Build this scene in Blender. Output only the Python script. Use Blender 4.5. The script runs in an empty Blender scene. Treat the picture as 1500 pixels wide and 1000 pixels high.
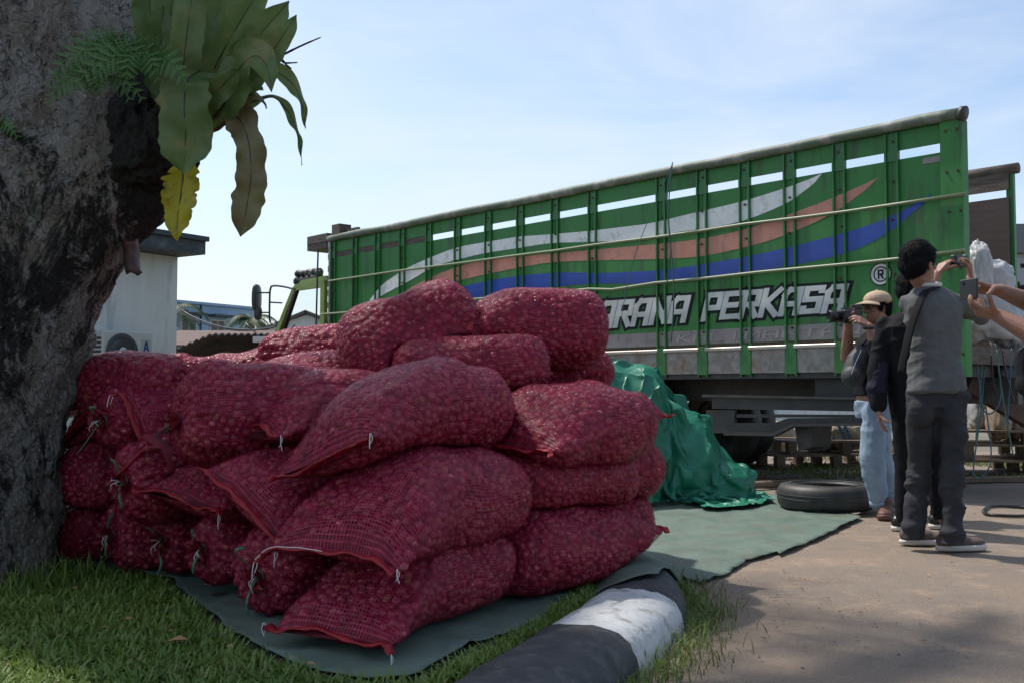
import bpy, math, random
import numpy as np
from mathutils import Vector, Matrix, noise
from mathutils.bvhtree import BVHTree
from mathutils import geometry as mgeo
R = math.radians
rng = np.random.default_rng(7)
random.seed(7)
SC = bpy.context.scene
COL = SC.collection

# ------------------------------------------------------------ camera, sky, sun, exposure
PITCH = R(2.67); CAMZ = 0.9; F = 1500.0
cam_d = bpy.data.cameras.new('camera'); cam = bpy.data.objects.new('camera', cam_d); COL.objects.link(cam)
cam.location = (0, 0, CAMZ); cam.rotation_euler = (R(90) + PITCH, 0, 0)
cam_d.sensor_width = 36; cam_d.lens = 36; cam_d.clip_end = 3000; cam_d.clip_start = 0.05
SC.camera = cam

SUN_AZ = Vector((-0.80, 0.60, 0)).normalized(); SUN_EL = R(59)
world = bpy.data.worlds.new("World"); SC.world = world; world.use_nodes = True
wn = world.node_tree.nodes; wl = world.node_tree.links
for n in list(wn): wn.remove(n)
w_out = wn.new('ShaderNodeOutputWorld'); w_bg = wn.new('ShaderNodeBackground'); w_bg.inputs[1].default_value = 0.138
w_sky = wn.new('ShaderNodeTexSky'); w_sky.sky_type = 'NISHITA'; w_sky.sun_disc = False
w_sky.sun_elevation = SUN_EL; w_sky.sun_rotation = math.atan2(SUN_AZ.x, SUN_AZ.y)
w_sky.air_density = 1.0; w_sky.dust_density = 1.6; w_sky.ozone_density = 1.2
w_tc = wn.new('ShaderNodeTexCoord'); w_map = wn.new('ShaderNodeMapping'); w_map.inputs['Scale'].default_value = (1.1, 1.3, 4.2)
w_map.inputs['Rotation'].default_value = (0.1, 0.35, 0.3)
w_nz = wn.new('ShaderNodeTexNoise'); w_nz.inputs['Scale'].default_value = 1.9; w_nz.inputs['Detail'].default_value = 7; w_nz.inputs['Roughness'].default_value = 0.55
w_nz.inputs['Distortion'].default_value = 0.35
w_rp = wn.new('ShaderNodeValToRGB'); w_rp.color_ramp.elements[0].position = 0.43; w_rp.color_ramp.elements[1].position = 0.78
w_rp.color_ramp.elements[0].color = (0.03, 0.03, 0.03, 1); w_rp.color_ramp.elements[1].color = (0.95, 0.95, 0.95, 1)
w_mix = wn.new('ShaderNodeMix'); w_mix.data_type = 'RGBA'; w_mix.inputs['B'].default_value = (4.45, 4.85, 5.35, 1)
wl.new(w_tc.outputs['Generated'], w_map.inputs[0]); wl.new(w_map.outputs[0], w_nz.inputs['Vector'])
wl.new(w_nz.outputs['Fac'], w_rp.inputs[0]); wl.new(w_rp.outputs[0], w_mix.inputs['Factor'])
wl.new(w_sky.outputs[0], w_mix.inputs['A']); wl.new(w_mix.outputs['Result'], w_bg.inputs[0]); wl.new(w_bg.outputs[0], w_out.inputs[0])

sun_d = bpy.data.lights.new('sun', 'SUN'); sun = bpy.data.objects.new('sun', sun_d); COL.objects.link(sun)
sun_d.energy = 3.1; sun_d.angle = R(1.6); sun_d.color = (1.0, 0.94, 0.86)
sdir = Vector((SUN_AZ.x * math.cos(SUN_EL), SUN_AZ.y * math.cos(SUN_EL), math.sin(SUN_EL)))
sun.rotation_euler = sdir.to_track_quat('Z', 'Y').to_euler(); sun.location = (0, 0, 20)

SC.view_settings.view_transform = 'Standard'; SC.view_settings.look = 'None'
SC.view_settings.gamma = 1; SC.view_settings.use_curve_mapping = False
SC.view_settings.exposure = 0.50
SC.render.engine = 'CYCLES'
SC.cycles.transparent_max_bounces = 14; SC.cycles.max_bounces = 6
SC.cycles.use_denoising = True

# ------------------------------------------------------------ helpers
cp, sp = math.cos(PITCH), math.sin(PITCH)
def ray(px, py):
    u = (px - 750) / F; v = (500 - py) / F
    return Vector((u, cp - sp * v, sp + cp * v))
def P(px, py, Y):
    d = ray(px, py); return Vector((0, 0, CAMZ)) + d * (Y / d.y)
def G(px, py, z=0.0):
    d = ray(px, py); return Vector((0, 0, CAMZ)) + d * ((z - CAMZ) / d.z)

def vnoise(p, seed=0):
    """value noise in -1..1 on an (N,3) array"""
    p = np.asarray(p, float); i = np.floor(p).astype(np.int64); f = p - i; f = f * f * (3 - 2 * f)
    def h(ix, iy, iz):
        n = (ix * 374761393 + iy * 668265263 + iz * 2147483647 + seed * 1274126177) & 0xffffffff
        n = ((n ^ (n >> 13)) * 1274126177) & 0xffffffff
        n = (n ^ (n >> 16)) & 0xffff
        return n / 32767.5 - 1
    x, y, z = i[:, 0], i[:, 1], i[:, 2]; fx, fy, fz = f[:, 0], f[:, 1], f[:, 2]
    a = h(x, y, z) * (1 - fx) + h(x + 1, y, z) * fx; b = h(x, y + 1, z) * (1 - fx) + h(x + 1, y + 1, z) * fx
    c = h(x, y, z + 1) * (1 - fx) + h(x + 1, y, z + 1) * fx; d = h(x, y + 1, z + 1) * (1 - fx) + h(x + 1, y + 1, z + 1) * fx
    return (a * (1 - fy) + b * fy) * (1 - fz) + (c * (1 - fy) + d * fy) * fz
def fbm(p, oct=4, seed=0, gain=0.5):
    p = np.asarray(p, float); s = 0; a = 1; t = 0
    for o in range(oct):
        s = s + a * vnoise(p * (2.03 ** o) + 17.3 * o, seed + o); t += a; a *= gain
    return s / t

def tag(o, label=None, cat=None, group=None, kind=None):
    if label: o['label'] = label
    if cat: o['category'] = cat
    if group: o['group'] = group
    if kind: o['kind'] = kind
    return o
def empty(name, loc=(0, 0, 0), rz=0, **k):
    o = bpy.data.objects.new(name, None); COL.objects.link(o); o.location = loc; o.rotation_euler = (0, 0, rz)
    o.empty_display_size = 0.1
    return tag(o, **k)
def link(name, me, parent=None, world=False, **k):
    """world=True: vertices are in world coordinates although the parent is placed somewhere"""
    o = bpy.data.objects.new(name, me); COL.objects.link(o)
    if parent is not None:
        o.parent = parent
        if world:
            M = Matrix.Translation(parent.location) @ parent.rotation_euler.to_matrix().to_4x4()
            if parent.parent: 
                q = parent.parent; M = Matrix.Translation(q.location) @ q.rotation_euler.to_matrix().to_4x4() @ M
            me.transform(M.inverted())
    return tag(o, **k)
def mesh(name, V, Fc, mat=None, smooth=False, uv=None):
    me = bpy.data.meshes.new(name)
    if isinstance(V, np.ndarray): V = V.tolist()
    if isinstance(Fc, np.ndarray): Fc = Fc.tolist()
    me.from_pydata(V, [], Fc)
    if mat is not None:
        for m in (mat if isinstance(mat, (list, tuple)) else [mat]): me.materials.append(m)
    if smooth: me.shade_smooth()
    if uv is not None:
        L = me.uv_layers.new(name='UVMap'); li = np.empty(len(me.loops), np.int32); me.loops.foreach_get('vertex_index', li)
        L.data.foreach_set('uv', np.asarray(uv, float)[li].ravel())
    me.update(); return me

class MB:
    """collects boxes, tubes and prisms into one mesh"""
    def __init__(s): s.V = []; s.F = []
    def add(s, V, Fc):
        n = len(s.V); s.V += [tuple(v) for v in V]; s.F += [tuple(i + n for i in f) for f in Fc]; return s
    def box(s, lo, hi, M=None, bev=0.0):
        x0, y0, z0 = lo; x1, y1, z1 = hi
        if bev > 0:
            b = min(bev, (x1 - x0) * .45, (y1 - y0) * .45, (z1 - z0) * .45); V = []; idx = {}
            for sx in (0, 1):
                for sy in (0, 1):
                    for sz in (0, 1):
                        c = ((x0, x1)[sx], (y0, y1)[sy], (z0, z1)[sz]); d = (b * (1 - 2 * sx), b * (1 - 2 * sy), b * (1 - 2 * sz))
                        for ax in range(3):
                            v = [c[k] + (0 if k == ax else d[k]) for k in range(3)]
                            idx[sx, sy, sz, ax] = len(V); V.append(v)
            Fc = []
            for ax in range(3):
                o1, o2 = (ax + 1) % 3, (ax + 2) % 3
                for sd in (0, 1):
                    q = []
                    for a, bb in ((0, 0), (1, 0), (1, 1), (0, 1)):
                        k = [0, 0, 0]; k[ax] = sd; k[o1] = a; k[o2] = bb; q.append(idx[k[0], k[1], k[2], ax])
                    Fc.append(q if sd else q[::-1])
                for a in (0, 1):
                    for bb in (0, 1):
                        k0 = [0, 0, 0]; k0[ax] = 0; k0[o1] = a; k0[o2] = bb; k1 = list(k0); k1[ax] = 1
                        Fc.append([idx[(*k0, o1)], idx[(*k1, o1)], idx[(*k1, o2)], idx[(*k0, o2)]])
            for sx in (0, 1):
                for sy in (0, 1):
                    for sz in (0, 1): Fc.append([idx[sx, sy, sz, 0], idx[sx, sy, sz, 1], idx[sx, sy, sz, 2]])
        else:
            V = [(x0, y0, z0), (x1, y0, z0), (x1, y1, z0), (x0, y1, z0), (x0, y0, z1), (x1, y0, z1), (x1, y1, z1), (x0, y1, z1)]
            Fc = [(0, 3, 2, 1), (4, 5, 6, 7), (0, 1, 5, 4), (1, 2, 6, 5), (2, 3, 7, 6), (3, 0, 4, 7)]
        if M is not None: V = [M @ Vector(v) for v in V]
        return s.add(V, Fc)
    def tube(s, pts, r, n=8, cap=True, flat=None):
        pts = [Vector(p) for p in pts]; m = len(pts); rr = r if hasattr(r, '__len__') else [r] * m
        V = []; prev = None
        for i, p in enumerate(pts):
            d = (pts[min(i + 1, m - 1)] - pts[max(i - 1, 0)])
            if d.length < 1e-9: d = Vector((0, 0, 1))
            d.normalize()
            if prev is None:
                prev = Vector((0, 0, 1)) if abs(d.z) < .9 else Vector((1, 0, 0))
            u = prev - d * prev.dot(d)
            if u.length < 1e-6: u = d.orthogonal()
            u.normalize(); prev = u; w = d.cross(u)
            for k in range(n):
                a = 2 * math.pi * k / n; fl = 1 if flat is None else flat
                V.append(p + (u * math.cos(a) * fl + w * math.sin(a)) * rr[i])
        Fc = [(i * n + k, i * n + (k + 1) % n, (i + 1) * n + (k + 1) % n, (i + 1) * n + k) for i in range(m - 1) for k in range(n)]
        if cap: Fc += [tuple(range(n))[::-1], tuple((m - 1) * n + k for k in range(n))]
        return s.add(V, Fc)
    def cyl(s, p0, p1, r, n=20): return s.tube([p0, p1], r, n)
    def prism(s, poly, lo, hi, axis=2):
        """poly of 2-D points extruded along axis from lo to hi"""
        n = len(poly); V = []
        for c in (lo, hi):
            for a, b in poly:
                v = [0, 0, 0]; v[axis] = c; v[(axis + 1) % 3] = a; v[(axis + 2) % 3] = b; V.append(v)
        Fc = [tuple(range(n))[::-1], tuple(range(n, 2 * n))] + [(k, (k + 1) % n, n + (k + 1) % n, n + k) for k in range(n)]
        return s.add(V, Fc)
    def lathe(s, prof, n=24, M=None, closed=False):
        V = []; m = len(prof)
        for r, z in prof:
            for k in range(n):
                a = 2 * math.pi * k / n; V.append(Vector((r * math.cos(a), r * math.sin(a), z)))
        if M is not None: V = [M @ v for v in V]
        Fc = [(i * n + k, i * n + (k + 1) % n, ((i + 1) % m) * n + (k + 1) % n, ((i + 1) % m) * n + k) for i in range(m if closed else m - 1) for k in range(n)]
        return s.add(V, Fc)
    def build(s, name, mat, parent=None, smooth=False, world=False, **k):
        me = mesh(name, s.V, s.F, mat, smooth)
        if smooth: me.shade_smooth()
        return link(name, me, parent, world, **k)

def autosmooth(o, ang=40):
    me = o.data; me.shade_smooth()
    me.set_sharp_from_angle(angle=R(ang)); return o

# ------------------------------------------------------------ materials
MATS = {}
def mat(name, col, rough=0.6, metal=0.0, col2=None, nscale=8, namt=1.0, bump=None, bscale=40, col3=None, n3=3, spec=None, stretch=None, sheen=0, contrast=(0.35, 0.65), rvar=0.0, detail=6, trans=0.0):
    if name in MATS: return MATS[name]
    m = bpy.data.materials.new(name); MATS[name] = m; m.use_nodes = True
    nt = m.node_tree; N = nt.nodes; Lk = nt.links; b = N['Principled BSDF']
    b.inputs['Base Color'].default_value = (*col, 1); b.inputs['Roughness'].default_value = rough; b.inputs['Metallic'].default_value = metal
    if spec is not None: b.inputs['Specular IOR Level'].default_value = spec
    if sheen: b.inputs['Sheen Weight'].default_value = sheen
    tc = N.new('ShaderNodeTexCoord'); mp = N.new('ShaderNodeMapping'); Lk.new(tc.outputs['Object'], mp.inputs[0])
    if stretch: mp.inputs['Scale'].default_value = stretch
    cur = None
    if col2 is not None:
        nz = N.new('ShaderNodeTexNoise'); nz.inputs['Scale'].default_value = nscale; nz.inputs['Detail'].default_value = detail; nz.inputs['Roughness'].default_value = 0.6
        Lk.new(mp.outputs[0], nz.inputs['Vector'])
        rp = N.new('ShaderNodeMapRange'); rp.inputs['From Min'].default_value = contrast[0]; rp.inputs['From Max'].default_value = contrast[1]; rp.inputs['To Max'].default_value = namt
        Lk.new(nz.outputs['Fac'], rp.inputs[0])
        mx = N.new('ShaderNodeMix'); mx.data_type = 'RGBA'; mx.inputs['A'].default_value = (*col, 1); mx.inputs['B'].default_value = (*col2, 1)
        Lk.new(rp.outputs[0], mx.inputs['Factor']); cur = mx.outputs['Result']
        if rvar:
            rr = N.new('ShaderNodeMapRange'); rr.inputs['To Min'].default_value = rough; rr.inputs['To Max'].default_value = rough + rvar
            Lk.new(rp.outputs[0], rr.inputs[0]); Lk.new(rr.outputs[0], b.inputs['Roughness'])
        if col3 is not None:
            n2 = N.new('ShaderNodeTexNoise'); n2.inputs['Scale'].default_value = n3; n2.inputs['Detail'].default_value = 8; n2.inputs['Roughness'].default_value = .65
            Lk.new(mp.outputs[0], n2.inputs['Vector'])
            r2 = N.new('ShaderNodeMapRange'); r2.inputs['From Min'].default_value = 0.52; r2.inputs['From Max'].default_value = 0.66
            Lk.new(n2.outputs['Fac'], r2.inputs[0])
            m2 = N.new('ShaderNodeMix'); m2.data_type = 'RGBA'; m2.inputs['B'].default_value = (*col3, 1)
            Lk.new(cur, m2.inputs['A']); Lk.new(r2.outputs[0], m2.inputs['Factor']); cur = m2.outputs['Result']
        Lk.new(cur, b.inputs['Base Color'])
    if bump:
        nb = N.new('ShaderNodeTexNoise'); nb.inputs['Scale'].default_value = bscale; nb.inputs['Detail'].default_value = 6
        Lk.new(mp.outputs[0], nb.inputs['Vector'])
        bp = N.new('ShaderNodeBump'); bp.inputs['Strength'].default_value = 1.0; bp.inputs['Distance'].default_value = bump
        Lk.new(nb.outputs['Fac'], bp.inputs['Height']); Lk.new(bp.outputs[0], b.inputs['Normal'])
    if trans:
        tl = N.new('ShaderNodeBsdfTranslucent'); tl.inputs[0].default_value = (*[min(1, c * 1.6) for c in col], 1)
        if cur is not None: Lk.new(cur, tl.inputs[0])
        ms = N.new('ShaderNodeMixShader'); ms.inputs[0].default_value = trans
        Lk.new(b.outputs[0], ms.inputs[1]); Lk.new(tl.outputs[0], ms.inputs[2]); Lk.new(ms.outputs[0], N['Material Output'].inputs[0])
    return m
M_GREEN = mat('truck_green', (0.019, 0.150, 0.026), 0.45, col2=(0.034, 0.200, 0.040), nscale=1.6, col3=(0.030, 0.085, 0.028), n3=2.6, stretch=(2.4, 1, .45), bump=0.003, bscale=3.0, rvar=.2)
M_GREEN_D = mat('rib_green', (0.017, 0.14, 0.026), 0.4, col2=(0.045, 0.09, 0.035), nscale=9, contrast=(0.5, 0.75), bump=0.002, bscale=12)
M_WHITEP = mat('paint_white', (0.78, 0.80, 0.79), 0.45, col2=(0.68, 0.71, 0.69), nscale=5, col3=(0.48, 0.51, 0.49), n3=9)
M_PINKP = mat('paint_salmon', (0.50, 0.215, 0.155), 0.45, col2=(0.42, 0.19, 0.14), nscale=5, col3=(0.32, .15, .11), n3=9)
M_BLUEP = mat('paint_blue', (0.014, 0.058, 0.36), 0.4, col2=(0.012, 0.05, 0.29), nscale=4)
M_LILAC = mat('paint_lilac', (0.27, 0.235, 0.235), 0.5, col2=(0.22, 0.20, 0.20), nscale=6, col3=(.17, .15, .15), n3=7)
M_BLACKP = mat('paint_black', (0.010, 0.012, 0.011), 0.6, spec=.2)
M_LETTER = mat('letter_grey', (0.58, 0.60, 0.59), 0.45, col2=(0.36, 0.38, 0.37), nscale=2.5)
M_FAINT = mat('paint_faint', (0.34, 0.28, 0.29), 0.5, col2=(0.26, 0.23, 0.23), nscale=30)
M_STEEL = mat('sill_steel', (0.26, 0.25, 0.24), 0.4, 0.6, col2=(0.16, 0.15, 0.14), nscale=14, col3=(0.20, 0.12, 0.08), n3=6, bump=0.001, bscale=60)
M_LIP = mat('sill_lip', (0.27, 0.265, 0.25), 0.4, 0.3, col2=(0.33, 0.31, 0.28), nscale=11, col3=(.3, .2, .14), n3=7)
M_RAIL = mat('top_rail', (0.15, 0.17, 0.14), 0.6, col2=(0.07, 0.12, 0.07), nscale=3, col3=(0.28, 0.27, 0.25), n3=5, bump=.004, bscale=20)
M_BAR = mat('bar_bamboo', (0.19, 0.22, 0.13), 0.45, col2=(0.15, 0.20, 0.10), nscale=6)
M_DARK = mat('chassis_black', (0.020, 0.020, 0.021), 0.5, col2=(0.045, 0.040, 0.036), nscale=7, bump=.001, bscale=30)
M_DARK2 = mat('chassis_grey', (0.050, 0.048, 0.046), 0.5, col2=(0.025, 0.025, 0.025), nscale=5)
M_RUBBER = mat('rubber', (0.018, 0.018, 0.019), 0.55, col2=(0.05, 0.048, 0.045), nscale=8, bump=.001, bscale=60)
M_PLY = mat('plywood_brown', (0.075, 0.048, 0.040), 0.6, col2=(0.05, 0.033, 0.028), nscale=2, stretch=(1, 1, 12), bump=.001)
M_WOOD = mat('old_wood', (0.13, 0.105, 0.085), 0.8, col2=(0.06, 0.045, 0.035), nscale=6, stretch=(1, 1, 6), bump=.003, bscale=30)
M_WOODL = mat('pallet_wood', (0.20, 0.15, 0.10), 0.8, col2=(0.10, 0.07, 0.045), nscale=7, bump=.002)
M_LIME = mat('cab_lime', (0.24, 0.33, 0.075), 0.35, col2=(0.18, 0.25, 0.06), nscale=5)
M_GLASS = mat('cab_glass', (0.5, 0.55, 0.55), 0.05)
_b = M_GLASS.node_tree.nodes['Principled BSDF']; _b.inputs['Transmission Weight'].default_value = 1.0; _b.inputs['IOR'].default_value = 1.05; _b.inputs['Base Color'].default_value = (.86, .9, .9, 1)
M_MIRROR = mat('mirror_back', (0.05, 0.05, 0.05), 0.3)
M_CHROME = mat('chrome', (0.6, 0.6, 0.6), 0.15, 1.0)
M_TARP = mat('ground_tarp', (0.085, 0.130, 0.10), 0.6, col2=(0.12, 0.165, 0.135), nscale=3.5, col3=(0.115, 0.12, 0.09), n3=5, bump=0.004, bscale=22, rvar=.15)
M_TARP2 = mat('crumpled_tarp', (0.012, 0.15, 0.088), 0.36, col2=(0.020, 0.20, 0.125), nscale=3, bump=0.002, bscale=16, rvar=.12)
M_GRASS = mat('grass_blade', (0.105, 0.195, 0.030), 0.5, col2=(0.20, 0.29, 0.055), nscale=1.6, col3=(0.22, 0.24, 0.08), n3=26, trans=0.35)
M_GRASSD = mat('grass_dry', (0.16, 0.17, 0.05), 0.6, col2=(0.09, 0.13, 0.03), nscale=3, trans=0.3)
M_SOIL = mat('soil', (0.045, 0.04, 0.025), 0.9, col2=(0.03, 0.05, 0.015), nscale=6, bump=.01, bscale=30)
M_BLADE_TIE = mat('raffia_green', (0.07, 0.17, 0.10), 0.4, trans=0.2)
M_THREAD = mat('thread_white', (0.62, 0.60, 0.58), 0.6)
M_HEM = mat('hem_red', (0.42, 0.012, 0.022), 0.5, col2=(0.30, 0.010, 0.02), nscale=60, bump=.002, bscale=180, trans=0.2)
M_MOUTH = mat('mouth_red', (0.26, 0.010, 0.022), 0.5, col2=(0.16, 0.006, 0.014), nscale=70, bump=.002, bscale=160, trans=0.15)
M_TIEBLK = mat('tie_black', (0.012, 0.012, 0.014), 0.4)
M_WALLW = mat('wall_white', (0.70, 0.72, 0.70), 0.8, col2=(0.62, 0.64, 0.62), nscale=1.2, stretch=(3, 3, .5), col3=(0.48, 0.50, 0.48), n3=1.6)
M_ROOFD = mat('roof_dark', (0.035, 0.045, 0.052), 0.6, col2=(0.10, 0.11, 0.11), nscale=6, contrast=(.5, .7))
M_BLUEW = mat('wall_blue', (0.28, 0.41, 0.56), 0.7, col2=(0.25, 0.37, 0.51), nscale=.6)
M_SHED = mat('shed_roof', (0.045, 0.042, 0.042), 0.55, col2=(0.09, 0.07, 0.06), nscale=1.5, col3=(.15, .09, .07), n3=.6)
M_RUST = mat('rust_roof', (0.13, 0.075, 0.055), 0.8, col2=(0.09, 0.06, 0.05), nscale=2)
M_ACW = mat('ac_white', (0.50, 0.51, 0.48), 0.5)
M_GREYM = mat('grey_metal', (0.14, 0.145, 0.15), 0.5, 0.3)
M_BLUEDK = mat('sign_navy', (0.02, 0.045, 0.16), 0.5)
M_SKIN = mat('skin', (0.30, 0.155, 0.10), 0.5, col2=(0.25, 0.12, 0.08), nscale=14, bump=.0006, bscale=120)
_b = M_SKIN.node_tree.nodes['Principled BSDF']; _b.inputs['Subsurface Weight'].default_value = 0.12; _b.inputs['Subsurface Radius'].default_value = (.02, .008, .004)
M_HAIR = mat('hair_black', (0.006, 0.006, 0.007), 0.7, spec=.12, bump=.004, bscale=140, stretch=(1, 1, .35))
M_SHIRTG = mat('shirt_grey', (0.112, 0.116, 0.118), 0.85, col2=(0.096, 0.100, 0.102), nscale=20, bump=.0008, bscale=200, spec=.15)
M_TROUS = mat('trousers_charcoal', (0.032, 0.034, 0.039), 0.85, col2=(0.044, 0.046, 0.052), nscale=9, bump=.001, bscale=160, spec=.15)
M_JEANS = mat('jeans_light', (0.20, 0.27, 0.36), 0.85, col2=(0.30, 0.38, 0.46), nscale=6, bump=.001, bscale=150, spec=.15)
M_BLACKC = mat('cloth_black', (0.010, 0.010, 0.012), 0.8, bump=.001, bscale=90, spec=.15)
M_NAVYC = mat('cloth_navy', (0.018, 0.016, 0.032), 0.6, bump=.001, bscale=90, spec=.15)
M_SHOEB = mat('shoe_brown', (0.12, 0.05, 0.035), 0.6, bump=.001)
M_SHOEG = mat('shoe_taupe', (0.10, 0.075, 0.065), 0.8, bump=.001)
M_SOLE = mat('sole_white', (0.55, 0.52, 0.47), 0.6)
M_CAP = mat('cap_tan', (0.42, 0.31, 0.21), 0.8, bump=.0008, bscale=200)
M_BAG = mat('bag_grey', (0.045, 0.047, 0.052), 0.6, col2=(0.03, .03, .035), nscale=12, bump=.002, bscale=60)
M_DEV = mat('device_black', (0.012, 0.012, 0.013), 0.35)
M_SCREEN = mat('device_glass', (0.03, 0.03, 0.035), 0.08)
M_PLASTIC = mat('white_sack_plastic', (0.50, 0.50, 0.51), 0.4, col2=(0.40, 0.41, 0.43), nscale=7, bump=.006, bscale=18, trans=.1)
M_TAN = mat('sack_tan', (0.36, 0.30, 0.22), 0.7, col2=(0.28, .23, .17), nscale=5, bump=.004, bscale=15)
M_CORDB = mat('cord_blue', (0.03, 0.10, 0.16), 0.5)
M_CORDG = mat('cord_green', (0.05, 0.13, 0.10), 0.5)
M_RUSTIRON = mat('rusty_iron', (0.09, 0.045, 0.03), 0.7, col2=(0.05, .03, .025), nscale=8)
M_LEAFG = mat('nest_leaf', (0.16, 0.235, 0.08), 0.42, col2=(0.10, 0.17, 0.05), nscale=6, col3=(0.23, 0.24, 0.09), n3=9, bump=.005, bscale=22, trans=0.42)
M_LEAFB = mat('nest_leaf_brown', (0.20, 0.20, 0.075), 0.5, col2=(0.13, 0.09, 0.04), nscale=5, col3=(0.17, .16, .08), n3=8, bump=.003, bscale=16, trans=0.25)
M_LEAFY = mat('nest_leaf_yellow', (0.46, 0.40, 0.02), 0.45, col2=(0.36, 0.34, 0.015), nscale=9, col3=(0.20, 0.17, .01), n3=16, trans=0.35)
M_LEAFR = mat('leaf_redbrown', (0.10, 0.045, 0.035), 0.6, col2=(.06, .03, .025), nscale=8)
M_MIDRIB = mat('midrib_dark', (0.025, 0.02, 0.012), 0.5)
M_FERN = mat('fern_green', (0.08, 0.19, 0.05), 0.5, col2=(0.11, 0.22, 0.06), nscale=7, trans=0.3)
M_ROOT = mat('root_mass', (0.012, 0.010, 0.008), 0.9, bump=.02, bscale=50)
M_CANOPY = mat('canopy_leaf', (0.05, 0.10, 0.025), 0.5, trans=0.3)
M_PALM = mat('palm_green', (0.04, 0.075, 0.025), 0.6, trans=.2)
M_DRYL = mat('dry_leaf', (0.30, 0.16, 0.06), 0.7)
M_STEM = mat('twig', (0.02, 0.018, 0.014), 0.8)

def road_mat():
    m = bpy.data.materials.new('road'); m.use_nodes = True; N = m.node_tree.nodes; Lk = m.node_tree.links; b = N['Principled BSDF']
    tc = N.new('ShaderNodeTexCoord'); b.inputs['Roughness'].default_value = .85
    def nz(sc, det=8, rough=.6):
        n = N.new('ShaderNodeTexNoise'); n.inputs['Scale'].default_value = sc; n.inputs['Detail'].default_value = det; n.inputs['Roughness'].default_value = rough
        Lk.new(tc.outputs['Object'], n.inputs['Vector']); return n.outputs['Fac']
    def mr(s, a, c, lo=0, hi=1):
        n = N.new('ShaderNodeMapRange'); n.inputs[1].default_value = a; n.inputs[2].default_value = c; n.inputs[3].default_value = lo; n.inputs[4].default_value = hi; Lk.new(s, n.inputs[0]); return n.outputs[0]
    def mix(f, a, c):
        n = N.new('ShaderNodeMix'); n.data_type = 'RGBA'; Lk.new(f, n.inputs['Factor'])
        for k, x in (('A', a), ('B', c)):
            if isinstance(x, tuple): n.inputs[k].default_value = (*x, 1)
            else: Lk.new(x, n.inputs[k])
        return n.outputs['Result']
    c = mix(mr(nz(.9), .38, .62), (0.235, 0.175, 0.125), (0.175, 0.142, 0.112))
    c = mix(mr(nz(3.4, 9, .7), .52, .66), c, (0.29, 0.215, 0.15))
    c = mix(mr(nz(2.1, 9, .75), .56, .70), c, (0.12, 0.098, 0.080))
    c = mix(mr(nz(130, 3, .7), .55, .72), c, (0.36, 0.30, 0.24))
    c = mix(mr(nz(95, 3, .7), .60, .74), c, (0.05, 0.045, 0.04))
    Lk.new(c, b.inputs['Base Color'])
    bp = N.new('ShaderNodeBump'); bp.inputs['Distance'].default_value = .006; Lk.new(nz(75, 8, .75), bp.inputs['Height'])
    bp2 = N.new('ShaderNodeBump'); bp2.inputs['Distance'].default_value = .02; Lk.new(nz(4, 5), bp2.inputs['Height']); Lk.new(bp.outputs[0], bp2.inputs['Normal'])
    Lk.new(bp2.outputs[0], b.inputs['Normal']); return m
M_ROAD = road_mat()

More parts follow.
